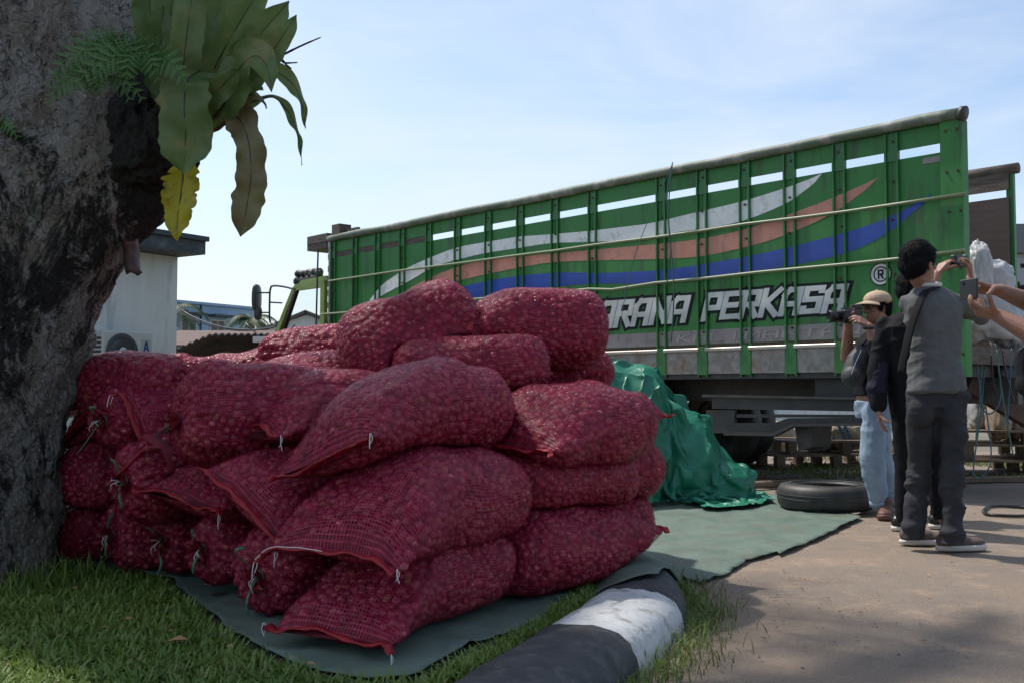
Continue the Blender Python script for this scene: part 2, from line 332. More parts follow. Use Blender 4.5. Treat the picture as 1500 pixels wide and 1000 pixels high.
def net_mat():
    m = bpy.data.materials.new('red_net'); m.use_nodes = True; N = m.node_tree.nodes; Lk = m.node_tree.links; b = N['Principled BSDF']
    uv = N.new('ShaderNodeUVMap'); uv.uv_map = 'UVMap'; sx = N.new('ShaderNodeSeparateXYZ'); Lk.new(uv.outputs[0], sx.inputs[0])
    def thread(sock, period, w):
        d = N.new('ShaderNodeMath'); d.operation = 'DIVIDE'; d.inputs[1].default_value = period; Lk.new(sock, d.inputs[0])
        f = N.new('ShaderNodeMath'); f.operation = 'FRACT'; Lk.new(d.outputs[0], f.inputs[0])
        l = N.new('ShaderNodeMath'); l.operation = 'LESS_THAN'; l.inputs[1].default_value = w; Lk.new(f.outputs[0], l.inputs[0]); return l.outputs[0]
    a = thread(sx.outputs[0], .0096, .27); c = thread(sx.outputs[1], .0096, .29)
    mx = N.new('ShaderNodeMath'); mx.operation = 'MAXIMUM'; Lk.new(a, mx.inputs[0]); Lk.new(c, mx.inputs[1])
    tc = N.new('ShaderNodeTexCoord')
    nz = N.new('ShaderNodeTexNoise'); nz.inputs['Scale'].default_value = 9; nz.inputs['Detail'].default_value = 4; Lk.new(tc.outputs['Object'], nz.inputs['Vector'])
    col = N.new('ShaderNodeMix'); col.data_type = 'RGBA'; col.inputs['A'].default_value = (0.26, 0.005, 0.030, 1); col.inputs['B'].default_value = (0.36, 0.012, 0.066, 1)
    Lk.new(nz.outputs['Fac'], col.inputs['Factor'])
    b.inputs['Roughness'].default_value = 0.5; b.inputs['Specular IOR Level'].default_value = .3
    vo = N.new('ShaderNodeTexVoronoi'); vo.inputs['Scale'].default_value = 33; Lk.new(tc.outputs['Object'], vo.inputs['Vector']); vo.feature = 'SMOOTH_F1'
    iv = N.new('ShaderNodeMath'); iv.operation = 'MULTIPLY'; iv.inputs[1].default_value = -1; Lk.new(vo.outputs['Distance'], iv.inputs[0])
    bp = N.new('ShaderNodeBump'); bp.inputs['Distance'].default_value = .015; bp.inputs['Strength'].default_value = 1
    sp_ = N.new('ShaderNodeSeparateColor'); Lk.new(vo.outputs['Color'], sp_.inputs[0]); pw = N.new('ShaderNodeMapRange'); pw.inputs[1].default_value = .35; pw.inputs[2].default_value = .95; pw.inputs[4].default_value = .4; Lk.new(sp_.outputs[0], pw.inputs[0])
    c2 = N.new('ShaderNodeMix'); c2.data_type = 'RGBA'; c2.inputs['B'].default_value = (0.38, 0.055, 0.085, 1); Lk.new(col.outputs['Result'], c2.inputs['A']); Lk.new(pw.outputs[0], c2.inputs['Factor'])
    ed = N.new('ShaderNodeMapRange'); ed.inputs[1].default_value = .38; ed.inputs[2].default_value = .62; ed.inputs[4].default_value = .5; Lk.new(vo.outputs['Distance'], ed.inputs[0])
    c3 = N.new('ShaderNodeMix'); c3.data_type = 'RGBA'; c3.inputs['B'].default_value = (0.05, 0.002, 0.009, 1); Lk.new(c2.outputs['Result'], c3.inputs['A']); Lk.new(ed.outputs[0], c3.inputs['Factor']); Lk.new(c3.outputs['Result'], b.inputs['Base Color'])
    Lk.new(iv.outputs[0], bp.inputs['Height']); Lk.new(bp.outputs[0], b.inputs['Normal'])
    tr = N.new('ShaderNodeBsdfTransparent'); ms = N.new('ShaderNodeMixShader')
    Lk.new(mx.outputs[0], ms.inputs[0]); Lk.new(tr.outputs[0], ms.inputs[1]); Lk.new(b.outputs[0], ms.inputs[2]); Lk.new(ms.outputs[0], N['Material Output'].inputs[0])
    return m
M_NET = net_mat()
def shallot_mat():
    m = bpy.data.materials.new('shallot_skin'); m.use_nodes = True; N = m.node_tree.nodes; Lk = m.node_tree.links; b = N['Principled BSDF']
    oi = N.new('ShaderNodeObjectInfo'); rp = N.new('ShaderNodeValToRGB'); cr = rp.color_ramp
    cr.elements[0].color = (0.19, 0.014, 0.030, 1); cr.elements[1].color = (0.48, 0.18, 0.09, 1)
    for p, c in ((.3, (0.29, 0.026, 0.052, 1)), (.6, (0.38, 0.055, 0.082, 1)), (.88, (0.45, 0.10, 0.115, 1)), (.97, (0.36, .07, .06, 1))):
        e = cr.elements.new(p); e.color = c
    Lk.new(oi.outputs['Random'], rp.inputs[0]); Lk.new(rp.outputs[0], b.inputs['Base Color'])
    b.inputs['Roughness'].default_value = .28; b.inputs['Specular IOR Level'].default_value = .55
    return m
M_SHAL = shallot_mat()
M_CORE = mat('shallot_gap', (0.20, 0.016, 0.030), 0.8)

# ------------------------------------------------------------ ground, road, verge
CURB = [Vector((x, y, 0)) for x, y in ((-2.3, -1.6), (-1.35, -0.1), (-0.62, 1.35), (-0.32, 2.05), (-0.02, 2.74), (0.235, 3.33), (0.47, 3.93), (0.53, 4.35), (0.46, 4.80), (0.26, 5.25), (-0.08, 5.85), (-0.5, 6.7), (-1.6, 7.6), (-3.4, 8.6), (-6, 9.6), (-9, 10.4))]
def catmull(pts, per=12):
    out = []; n = len(pts)
    for i in range(n - 1):
        p0, p1, p2, p3 = pts[max(i - 1, 0)], pts[i], pts[i + 1], pts[min(i + 2, n - 1)]
        for k in range(per):
            t = k / per
            out.append(0.5 * ((2 * p1) + (p2 - p0) * t + (2 * p0 - 5 * p1 + 4 * p2 - p3) * t * t + (3 * p1 - p0 - 3 * p2 + p3) * t ** 3))
    out.append(pts[-1].copy()); return out
CP = catmull(CURB, 14)
CPa = np.array([(p.x, p.y) for p in CP])
def signed(xy):
    """signed distance to the kerb's centre line, positive on the verge side"""
    xy = np.atleast_2d(np.asarray(xy, float)); best = np.full(len(xy), 1e9); sg = np.ones(len(xy))
    for i in range(0, len(CPa) - 1):
        a = CPa[i]; b = CPa[i + 1]; ab = b - a; L2 = ab @ ab + 1e-12
        t = np.clip(((xy - a) @ ab) / L2, 0, 1); q = a + t[:, None] * ab; d = xy - q; dist = np.hypot(d[:, 0], d[:, 1])
        cr = ab[0] * (xy[:, 1] - a[1]) - ab[1] * (xy[:, 0] - a[0]); m = dist < best
        best[m] = dist[m]; sg[m] = np.sign(cr[m])
    return best * sg
VERGE = 0.075
def gh(xy):
    s = signed(xy); t = np.clip((s + .05) / .1, 0, 1); return VERGE * t
def curb_h(s):
    a = np.clip(np.abs(s) / .185, 0, 1); return 0.145 * (1 - a ** 2.6) ** .6

def grid_ground():
    # far sheet
    xs = [-900, -300, -100, -40, -20, -10, 0, 10, 20, 40, 100, 300, 900]; ys = [-600, -100, -30, -10, -4, 0, 12, 30, 60, 140, 400, 1500]
    V = [(x, y, -0.02) for y in ys for x in xs]; n = len(xs)
    Fc = [(j * n + i, j * n + i + 1, (j + 1) * n + i + 1, (j + 1) * n + i) for j in range(len(ys) - 1) for i in range(n - 1)]
    link('ground', mesh('ground', V, Fc, mat('far_ground', (0.17, 0.145, 0.11), .9, col2=(.12, .11, .07), nscale=.4, bump=.01, bscale=5)), kind='structure')
    # road sheet
    x0, x1, y0, y1 = -10, 14, -4, 15; nx, ny = 160, 130
    X, Y = np.meshgrid(np.linspace(x0, x1, nx), np.linspace(y0, y1, ny)); p = np.c_[X.ravel(), Y.ravel(), np.zeros(nx * ny)]
    p[:, 2] = .006 * fbm(p * .9, 3, 5) - .006
    Fc = [(j * nx + i, j * nx + i + 1, (j + 1) * nx + i + 1, (j + 1) * nx + i) for j in range(ny - 1) for i in range(nx - 1)]
    link('road', mesh('road', p, Fc, M_ROAD, True), kind='structure')
    # verge: points on the verge side only
    V = []; Fc = []; k = 30
    widths = np.r_[0, .02, .06, np.geomspace(.12, 7, 22)]
    for i, c in enumerate(CP):
        d = (CP[min(i + 1, len(CP) - 1)] - CP[max(i - 1, 0)]).normalized(); n = Vector((-d.y, d.x, 0))
        tgt = Vector((-9, 1 + 6 * i / len(CP), 0))
        for w in widths:
            f = w / 7; q = c + n * min(w, .4) ; q = q.lerp(tgt, max(0, (w - .4) / 6.6)) if w > .4 else q
            V.append((q.x, q.y, VERGE + (0.012 * noise.noise(Vector((q.x * 3, q.y * 3, 0))) if w > .02 else -.02)))
    m = len(widths)
    Fc = [(i * m + j, i * m + j + 1, (i + 1) * m + j + 1, (i + 1) * m + j) for i in range(len(CP) - 1) for j in range(m - 1)]
    link('verge', mesh('verge', V, Fc, M_SOIL, True), kind='structure')
grid_ground()

def curb_mats():
    out = []
    for nm, c, c2, c3 in (('kerb_black', (0.030, 0.031, 0.034), (0.055, 0.055, 0.056), (0.085, 0.08, 0.075)), ('kerb_white', (0.56, 0.565, 0.56), (0.47, 0.475, 0.47), (0.27, 0.27, 0.25))):
        out.append(mat(nm, c, .75, col2=c2, nscale=9, col3=c3, n3=13, bump=.005, bscale=38))
    return out
KB, KW = curb_mats()
def build_curb():
    root = empty('kerb', (0, 0, 0), kind='structure')
    L = [0]
    for i in range(1, len(CP)): L.append(L[-1] + (CP[i] - CP[i - 1]).length)
    L = np.array(L)
    def at(s):
        i = int(np.clip(np.searchsorted(L, s) - 1, 0, len(CP) - 2)); t = (s - L[i]) / (L[i + 1] - L[i]); p = CP[i].lerp(CP[i + 1], t)
        d0 = (CP[min(i + 1, len(CP) - 1)] - CP[max(i - 1, 0)]).normalized(); d1 = (CP[min(i + 2, len(CP) - 1)] - CP[i]).normalized(); d = d0.lerp(d1, t).normalized()
        return p, Vector((-d.y, d.x, 0)), d
    def s_of(x, y):
        j = int(np.argmin(np.hypot(CPa[:, 0] - x, CPa[:, 1] - y))); return L[j]
    sw0 = s_of(.235, 3.33); sw1 = s_of(.47, 3.93)
    cuts = [sw1]; s = sw1; 
    marks = [sw0 - .93 - .62 * 3 - .9 * 2, sw0 - .93 - .62 * 2 - .9, sw0 - .93 - .62 - .0, sw0 - .93, sw0, sw1]
    marks = sorted(set([0.0] + [sw0 - .93 - .62 - .95 - .62, sw0 - .93 - .62 - .95, sw0 - .93 - .62, sw0 - .93, sw0, sw1]))
    s = sw1
    while s < L[-1] - .5: s = min(s + .8, L[-1]); marks.append(s)
    marks = [m for m in marks if m >= 0]
    base = marks.index(sw0)
    prof = [(-.185, -.05), (-.18, .02), (-.172, .065), (-.15, .105), (-.11, .132), (-.06, .144), (0, .147), (.06, .144), (.11, .136), (.15, .112), (.172, .08), (.182, .02), (.185, -.05)]
    for b in range(len(marks) - 1):
        a0, a1 = marks[b], marks[b + 1]; white = ((b - base) % 2 == 0); n = max(5, int((a1 - a0) / .02)); n = min(n, 46)
        V = []; m = len(prof)
        pp = []
        for i, (w, z) in enumerate(prof):
            if i: 
                w0, z0 = prof[i - 1]; pp += [((w0 + w) / 2, (z0 + z) / 2 + .002)]
            pp.append((w, z))
        m = len(pp)
        for i in range(n + 1):
            f = i / n; gap = .004
            for j, (w, z) in enumerate(pp):
                jag0 = 0.026 * noise.noise(Vector((w * 38, b * 7.1, 1.3))) + .05 * (w + .1) * (1 if b == base else .3)
                jag1 = 0.026 * noise.noise(Vector((w * 38, (b + 1) * 7.1, 1.3))) + .05 * (w + .1) * (1 if b + 1 == base else .3)
                ss = (a0 + jag0 + gap / 2) * (1 - f) + (a1 + jag1 - gap / 2) * f
                ss = min(max(ss, 0), L[-1])
                p, nn, d = at(ss)
                e = min(i, n - i); zz = z - (.006 if e == 0 else 0)
                dz = .006 * noise.noise(Vector((ss * 6, w * 9, 3))) + .003 * noise.noise(Vector((ss * 25, w * 25, 8)))
                V.append(p - nn * (-w) + Vector((0, 0, zz + dz)) if True else None)
        Fc = [(i * m + j, i * m + j + 1, (i + 1) * m + j + 1, (i + 1) * m + j) for i in range(n) for j in range(m - 1)]
        Fc += [tuple(range(m)), tuple(n * m + j for j in range(m))[::-1]]
        me = mesh('kerb_block', V, [f[::-1] for f in Fc], KW if white else KB); o = link('kerb_block', me, root); autosmooth(o, 50)
build_curb()

def drape_h(xy):
    s = signed(xy); g = VERGE / (1 + np.exp(-s / .03)); a = np.clip(np.abs(s) / .30, 0, 1); c = .155 * (1 - a ** 2) ** 1.2
    return np.maximum(g, c)

# ------------------------------------------------------------ ground tarp
def poly_mesh(poly, spacing, hfun, name, mt, jitter=.25, edge=.05):
    P2 = []
    n = len(poly)
    for i in range(n):
        a = Vector(poly[i][:2]); b = Vector(poly[(i + 1) % n][:2]); k = max(1, int((b - a).length / edge)); nr = Vector((-(b - a).y, (b - a).x)).normalized()
        for j in range(k):
            q = a.lerp(b, j / k); w = (.012 * noise.noise(Vector((q.x * 5, q.y * 5, 2))) + .008 * noise.noise(Vector((q.x * 17, q.y * 17, 4)))) if j else 0
            P2.append(q + nr * w)
    nb = len(P2); xs = [p.x for p in P2]; ys = [p.y for p in P2]
    pts = list(P2)
    pa = np.array([(p.x, p.y) for p in P2])
    gx = np.arange(min(xs), max(xs), spacing); gy = np.arange(min(ys), max(ys), spacing)
    Xg, Yg = np.meshgrid(gx, gy); q = np.c_[Xg.ravel(), Yg.ravel()] + rng.uniform(-jitter, jitter, (Xg.size, 2)) * spacing
    inside = np.zeros(len(q), bool); j = nb - 1
    for i in range(nb):
        xi, yi = pa[i]; xj, yj = pa[j]
        c = ((yi > q[:, 1]) != (yj > q[:, 1])) & (q[:, 0] < (xj - xi) * (q[:, 1] - yi) / (yj - yi + 1e-12) + xi); inside ^= c; j = i
    q = q[inside]; dm = np.min(np.hypot(q[:, None, 0] - pa[None, :, 0], q[:, None, 1] - pa[None, :, 1]), axis=1); q = q[dm > spacing * .45]
    pts += [Vector((a, b)) for a, b in q]
    vo, _, fo, _, _, _ = mgeo.delaunay_2d_cdt(pts, [(i, (i + 1) % nb) for i in range(nb)], [], 1, 1e-5)
    xy = np.array([(v.x, v.y) for v in vo]); z = hfun(xy)
    V = np.c_[xy, z]
    return V, [tuple(f) for f in fo]
g = lambda x, y, z=0.09: (G(x, y, z).x, G(x, y, z).y)
TP = [g(140, 830), g(255, 845), g(262, 858), g(300, 885), g(345, 925), g(400, 955), g(470, 980), g(540, 992), g(600, 990), g(665, 955), g(740, 925), g(790, 905), g(815, 888), g(838, 872, .1), g(860, 860, .13), g(915, 852, .15), g(965, 848, .14), g(985, 842, .08), g(1000, 838, .03), g(1025, 853, 0.01), g(1068, 838, .01), g(1092, 822, .01), g(1138, 808, .01), g(1142, 812, .01),
      g(1200, 788, .01), g(1262, 758, .01), g(1215, 742, .01), g(1150, 728, .01), g(1100, 716, .01), (1.2, 9.6), (-.8, 8.6), (-2.6, 7.0), (-2.9, 5.2)]
def ridged0(p): return (1 - np.abs(vnoise(p, 77))) ** 2 * .7 + (1 - np.abs(vnoise(p * 2.3 + 5, 78))) ** 2 * .3
def tarp_h(xy):
    p = np.c_[xy, np.zeros(len(xy))]
    base = drape_h(xy) + .012
    wr = .009 * np.maximum(0, ridged0(p * np.array([2.6, 4.4, 1]) + .4 * fbm(p * 2, 2, 6)[:, None]) - .55) * 3 + .012 * fbm(p * np.array([3.1, 1.7, 1]), 3, 11) + .010 * (1 - np.abs(vnoise(p * np.array([5, 2.2, 1]) + 3, 5))) ** 4 + .005 * fbm(p * 12, 2, 3)
    return base + np.maximum(wr, -.008)
V, Fc = poly_mesh(TP, .035, tarp_h, 'tarp', M_TARP)
me = mesh('ground_sheet', V, Fc, M_TARP, True)
tarp_o = link('ground_sheet', me)
md = tarp_o.modifiers.new('solid', 'SOLIDIFY'); md.thickness = .003
tag(tarp_o, 'flat faded green tarpaulin spread on the ground under the red sacks', 'tarpaulin')

# ------------------------------------------------------------ sacks
SACKS = []   # (bvh, lo, hi)
def gn_shallots():
    ng = bpy.data.node_groups.new('fill', 'GeometryNodeTree')
    ng.interface.new_socket('Geometry', in_out='INPUT', socket_type='NodeSocketGeometry'); ng.interface.new_socket('Geometry', in_out='OUTPUT', socket_type='NodeSocketGeometry')
    N = ng.nodes; L = ng.links; gi = N.new('NodeGroupInput'); go = N.new('NodeGroupOutput')
    d = N.new('GeometryNodeDistributePointsOnFaces'); d.distribute_method = 'POISSON'
    d.inputs['Distance Min'].default_value = .0225; d.inputs['Density Max'].default_value = 3600
    ico = N.new('GeometryNodeMeshIcoSphere'); ico.inputs['Radius'].default_value = .0162; ico.inputs['Subdivisions'].default_value = 2
    sm = N.new('GeometryNodeSetMaterial'); sm.inputs['Material'].default_value = M_SHAL
    ss = N.new('GeometryNodeSetShadeSmooth')
    io = N.new('GeometryNodeInstanceOnPoints')
    rs = N.new('FunctionNodeRandomValue'); rs.data_type = 'FLOAT_VECTOR'; rs.inputs[0].default_value = (.72, .72, .85); rs.inputs[1].default_value = (1.12, 1.12, 1.35)
    rr = N.new('FunctionNodeRandomValue'); rr.data_type = 'FLOAT_VECTOR'; rr.inputs[0].default_value = (0, 0, 0); rr.inputs[1].default_value = (6.28, 6.28, 6.28)
    j = N.new('GeometryNodeJoinGeometry')
    na = N.new('GeometryNodeInputNamedAttribute'); na.data_type = 'FLOAT'; na.inputs['Name'].default_value = 'dens'; L.new(na.outputs['Attribute'], d.inputs['Density Factor'])
    L.new(gi.outputs[0], d.inputs['Mesh']); L.new(ico.outputs[0], ss.inputs[0]); L.new(ss.outputs[0], sm.inputs[0]); L.new(d.outputs['Points'], io.inputs['Points'])
    L.new(sm.outputs[0], io.inputs['Instance']); L.new(rs.outputs[0], io.inputs['Scale']); L.new(rr.outputs[0], io.inputs['Rotation'])
    L.new(io.outputs[0], j.inputs[0]); L.new(gi.outputs[0], j.inputs[0]); L.new(j.outputs[0], go.inputs[0])
    return ng
NG = gn_shallots()
def sup(a, e):
    c, s = math.cos(a), math.sin(a); return (math.copysign(abs(c) ** (2 / e), c), math.copysign(abs(s) ** (2 / e), s))
def sack(label, px=None, py=None, Y=None, zc=None, yaw=63, L=.95, w=.5, h=.32, A='seam', B='round', ref='A', pitch=0, roll=0, arch=.03, seamdz=None, ctr=None,
         seed=1, bend=0.0, thread=1, tie=None, stitch=False, group='red net sacks of shallots heaped on the tarpaulin', hidden=False, sag=.0, floor=True, taper=0.0):
    NS, NA = 48, 72
    if A == 'tie' and not hidden: w *= .94; h *= .95
    yr = R(yaw); ax = Vector((math.cos(yr), math.sin(yr), 0))
    if ctr is not None: c = Vector(ctr)
    else:
        p = P(px, py, Y); 
        if zc is None: zc = p.z
        if ref == 'A':
            c = Vector((p.x, p.y, 0)) + ax * (L / 2) * math.cos(R(pitch)); c.z = zc
            if seamdz is None and A == 'seam': seamdz = max(-.14, min(.12, p.z - (zc - math.sin(R(pitch)) * L / 2)))
        else: c = Vector((p.x, p.y, zc))
    if seamdz is None: seamdz = -.04
    Rm = Matrix.Rotation(yr, 3, 'Z') @ Matrix.Rotation(-R(pitch), 3, 'Y') @ Matrix.Rotation(R(roll), 3, 'X')
    npl = 13 + seed % 5; rs = random.Random(seed); V = []; UV = []; PL = []
    def endf(kind, q):   # q: 0 at the end .. 1 full
        q = max(0., min(1., q))
        if kind == 'seam': return (.90 + .10 * min(1, q * 2.5) ** .5, max(.012, (1 - (1 - q) ** 1.7) ** .62))
        r = (1 - (1 - q) ** 2.3) ** .48
        if kind == 'tie': r = max(r, .07)
        return (r, r)
    lenA = {'seam': .42, 'tie': .26, 'round': .24}[A]; lenB = {'seam': .42, 'tie': .26, 'round': .24}[B]
    for i in range(NS):
        s = i / (NS - 1); s = .5 - .5 * math.cos(math.pi * s) * (1 - .0) if True else s
        s = .55 * s + .45 * (i / (NS - 1))
        wa, ha = endf(A, s / lenA); wb, hb = endf(B, (1 - s) / lenB); kw = wa * wb; kh = ha * hb
        e = 1.85 if A == 'tie' else 2.3
        if A == 'seam' and s < .2: e = 2.3 - (0.2 - s) * 1.5
        x = (s - .5) * L
        pa = 1.0 if A == 'tie' else 0; pb = 1.0 if B == 'tie' else 0
        plA = math.exp(-((s) / .19) ** 1.3) * pa; plB = math.exp(-((1 - s) / .19) ** 1.3) * pb; pl = plA + plB
        for k in range(NA):
            a = 2 * math.pi * k / NA; cx, cz = sup(a, e)
            pleat = 1; PL.append(pl * min(1, kw * 1.6) * .017 * (1 - 2 * abs(math.cos(npl * a / 2 + math.sin(2 * a + seed))) ** .8))
            y = cx * kw * w / 2 * pleat * (1 - taper * (1 - s)); z = cz * kh * h / 2 * pleat * (1 - taper * (1 - s))
            xx = x
            if A == 'tie': xx += .05 * math.exp(-(kw / .45) ** 2) * (s < .4)     # pulled-in dimple
            if B == 'tie': xx -= .05 * math.exp(-(kw / .45) ** 2) * (s > .6)
            if A == 'seam':
                f = max(0, 1 - s / .38) ** 1.5; z += f * (seamdz + arch * (1 - (2 * y / w) ** 2) - arch * .5); xx += f * .03 * (2 * y / w) ** 2 * -1
            if B == 'seam':
                f = max(0, 1 - (1 - s) / .38) ** 1.5; z += f * (seamdz + arch * (1 - (2 * y / w) ** 2) - arch * .5); xx -= f * .03 * (2 * y / w) ** 2 * -1
            z += bend * (1 - (2 * s - 1) ** 2); 
            V.append((xx, y, z)); UV.append((s * L * 1.08, k / NA * round(1.45 * (w + h) / .0096) * .0096))
    V = np.array(V)
    V += np.c_[fbm(V * 3.6 + seed * 9.1, 3, seed), fbm(V * 3.6 + seed * 5.7 + 40, 3, seed + 3), fbm(V * 4.2 + seed * 3.3 + 90, 3, seed + 7)] * np.array([.022, .042, .048])
    V = V @ np.array(Rm).T + np.array(c)
    # faces
    Fc = [(i * NA + k, (i + 1) * NA + k, (i + 1) * NA + (k + 1) % NA, i * NA + (k + 1) % NA) for i in range(NS - 1) for k in range(NA)]
    Fc = [f[::-1] for f in Fc]
    Fc += [tuple(range(NA))[::-1], tuple((NS - 1) * NA + k for k in range(NA))]
    # settle: flatten on the ground, then press out of the sacks already lying there
    g0 = VERGE + .03
    def press(V):
        if floor:
            m = V[:, 2] < g0; V[m, 2] = g0 + .15 * (V[m, 2] - g0) * 0
        lo, hi = V.min(0) - .01, V.max(0) + .01
        for bvh, l2, h2 in SACKS:
            if (lo > h2).any() or (hi < l2).any(): continue
            idx = np.nonzero(((V > l2 - .005) & (V < h2 + .005)).all(1))[0]
            for i in idx:
                q = Vector(V[i]); co, n, _, d = bvh.find_nearest(q, .30)
                if co is None: continue
                if (q - co).dot(n) < .004: V[i] = co + n * .004
        return V
    V = press(V)
    # relax along the surface so pushed points do not crease, then press once more
    W = V.reshape(NS, NA, 3)
    for _ in range(3):
        S = W.copy(); S[1:-1] = .5 * W[1:-1] + .125 * (W[2:] + W[:-2] + np.roll(W, 1, 1)[1:-1] + np.roll(W, -1, 1)[1:-1]); W = S
    V = press(W.reshape(-1, 3).copy())
    if A == 'tie' or B == 'tie':
        W = V.reshape(NS, NA, 3); cen = W.mean(1, keepdims=True); dr = W - cen; dr /= np.linalg.norm(dr, axis=2, keepdims=True) + 1e-6
        V = (W + dr * np.array(PL).reshape(NS, NA, 1)).reshape(-1, 3)
    prev = list(SACKS)
    SACKS.append((BVHTree.FromPolygons([Vector(v) for v in V], Fc), V.min(0), V.max(0)))
    c = Vector((c.x, c.y, float(V[:, 2].min())))
    root = empty('sack', c, yr, label=label, cat='sack', group=group)
    me = mesh('net', V, Fc, M_NET, True, uv=UV); net = link('net', me, root, True)
    # shallots: the same skin drawn in a little
    me2 = me.copy(); me2.name = 'shallots'; me2.materials.clear(); me2.materials.append(M_CORE)
    n = len(me2.vertices); co = np.empty(n * 3); me2.vertices.foreach_get('co', co); nr = np.empty(n * 3); me2.vertices.foreach_get('normal', nr)
    co = co.reshape(-1, 3); nr = nr.reshape(-1, 3); ownb = BVHTree.FromPolygons([Vector(v) for v in co], Fc); dens = np.ones(n); off = np.full(n, .0180)
    for i in range(n):
        nv = Vector(nr[i]); h = ownb.ray_cast(Vector(co[i]) - nv * .003, -nv, .09)
        if h[0] is not None and h[3] < .042: off[i] = max(.002, .4 * h[3]); dens[i] = 0
        q_ = Vector(co[i] - nr[i] * off[i])
        if i < 3 * NA and A == 'seam' or i >= (NS - 3) * NA and B == 'seam': dens[i] = 0
        if dens[i]:
            c_, n_, _, d_ = ownb.find_nearest(q_, .1)
            if c_ is None or (q_ - c_).dot(n_) > -.008: dens[i] = 0
        if dens[i]:
            for bvh, l2, h2 in prev:
                if (co[i] < l2).any() or (co[i] > h2).any(): continue
                c_, n_, _, d_ = bvh.find_nearest(q_, .1)
                if c_ is not None and (q_ - c_).dot(n_) < .004: dens[i] = 0; break
    me2.vertices.foreach_set('co', (co - nr * off[:, None]).ravel()); me2.update()
    at = me2.attributes.new('dens', 'FLOAT', 'POINT'); at.data.foreach_set('value', dens)
    so = link('shallots', me2, root, kind='stuff')
    md = so.modifiers.new('fill', 'NODES'); md.node_group = NG
    # seams
    W = V.reshape(NS, NA, 3)
    for kind, row, sgn in ((A, 0, -1), (B, NS - 1, 1)):
        axw = Rm @ Vector((sgn, 0, 0))
        if kind == 'seam':
            pts = []; half = NA // 2
            for k in range(half + 1):
                m = (W[row, k] + W[row, (NA - k) % NA]) / 2; q = Vector(m)
                if k in (0, half): q = q
                j = k / half
                pts.append(q + axw * (.008 + .004 * math.sin(j * 9 + seed)) + Vector((0, 0, .005 * math.sin(j * 14 + seed * 2))))
            d0 = (pts[0] - pts[2]).normalized(); d1 = (pts[-1] - pts[-3]).normalized()
            pts = [pts[0] + d0 * .022 + axw * .008] + pts + [pts[-1] + d1 * .022 + axw * .008]
            mb = MB(); V2 = []; nn = len(pts); 
            for i, q in enumerate(pts):
                t = (pts[min(i + 1, nn - 1)] - pts[max(i - 1, 0)]).normalized(); up = t.cross(axw).normalized()
                tw = .25 * math.sin(i * .9 + seed); o1 = (axw * math.cos(tw) + up * math.sin(tw)); u1 = o1.cross(t).normalized()
                wd = .016 + .003 * math.sin(i * 1.7 + seed); 
                for (a, b) in ((-1, -.9), (-1, .9), (0, 1.0), (1, .6), (1, -.6), (0, -1.0)): V2.append(q + o1 * a * wd + u1 * b * .0042)
            mb.add(V2, [(i * 6 + k, i * 6 + (k + 1) % 6, (i + 1) * 6 + (k + 1) % 6, (i + 1) * 6 + k) for i in range(nn - 1) for k in range(6)] + [tuple(range(6)), tuple((nn - 1) * 6 + k for k in range(6))[::-1]])
            hem = mb.build('hem', M_HEM, root, True, True)
            if thread:
                for e, q in ((0, pts[0]), (1, pts[-1])):
                    if not (thread & (1 << e)): continue
                    ln = .04 + .025 * rs.random(); dd = (d0, d1)[e] * .5 + axw * .5
                    tp = [q, q + dd * .016 + Vector((0, 0, .004)), q + dd * .024 + Vector((0, 0, -ln * .4)), q + dd * .022 + Vector((rs.uniform(-.01, .01), 0, -ln * .9))]
                    mt = MB(); mt.tube(catmull(tp, 4), .0017, 5); mt.tube(catmull([q, q + dd * .012 + Vector((.006, 0, -.012)), q + dd * .006 + Vector((-.006, 0, -ln * .7))], 4), .0015, 5)
                    mt.build('thread', M_THREAD, root, True, True)
            if stitch:
                mt = MB(); seg = pts[len(pts) // 2 - 6:] if stitch == 1 else pts[:len(pts) // 2]
                mt.tube([q + axw * .012 + Vector((0, 0, .006)) for q in seg], .0018, 5); mt.build('thread', M_THREAD, root, True, True)
        elif kind == 'tie':
            q = Vector(W[row].mean(0)) ; mb = MB()
            # ruff of gathered net
            V2 = []; nr_, na_ = 7, 36
            for i in range(nr_):
                f = i / (nr_ - 1); r = .014 + .028 * f ** 1.4
                for k in range(na_):
                    a = 2 * math.pi * k / na_; rr = r * (1 + .35 * f * math.sin(7 * a + seed) + .2 * f * math.sin(13 * a))
                    o = Rm @ Vector((0, math.cos(a) * rr, math.sin(a) * rr)); V2.append(q + o + axw * (.055 * f - .01) + Vector((0, 0, -.012 * f * f)))
            mb.add(V2, [(i * na_ + k, i * na_ + (k + 1) % na_, (i + 1) * na_ + (k + 1) % na_, (i + 1) * na_ + k) for i in range(nr_ - 1) for k in range(na_)])
            mb.build('gathered_mouth', M_MOUTH, root, True, True)
            mt = MB(); tm = {'green': M_BLADE_TIE, 'black': M_TIEBLK, None: M_THREAD}[tie]
            ring = [q + axw * .004 + (Rm @ Vector((0, math.cos(a) * .019, math.sin(a) * .019))) for a in np.linspace(0, 2 * math.pi, 14)]
            mt.tube(ring, .004, 6)
            for e in range(2 if tie else 1):
                an = rs.uniform(0, 6.28); ln = rs.uniform(.07, .13) if tie == 'green' else rs.uniform(.03, .08); up = Vector((rs.uniform(-.4, .4), 0, (1, -1)[e] if tie == 'green' else -1))
                o = axw * .035; pts = [q + axw * .01, q + o + up * ln * .35, q + o * 1.5 + up * ln * .75 + Vector((rs.uniform(-.02, .02), 0, 0)), q + o * 1.3 + up * ln + Vector((rs.uniform(-.04, .04), 0, -.02))]
                pts = catmull(pts, 4)
                mt.tube(pts, [.0065 if tie == 'green' else .003] * (len(pts) - 1) + [.001], 6, flat=.25 if tie == 'green' else 1)
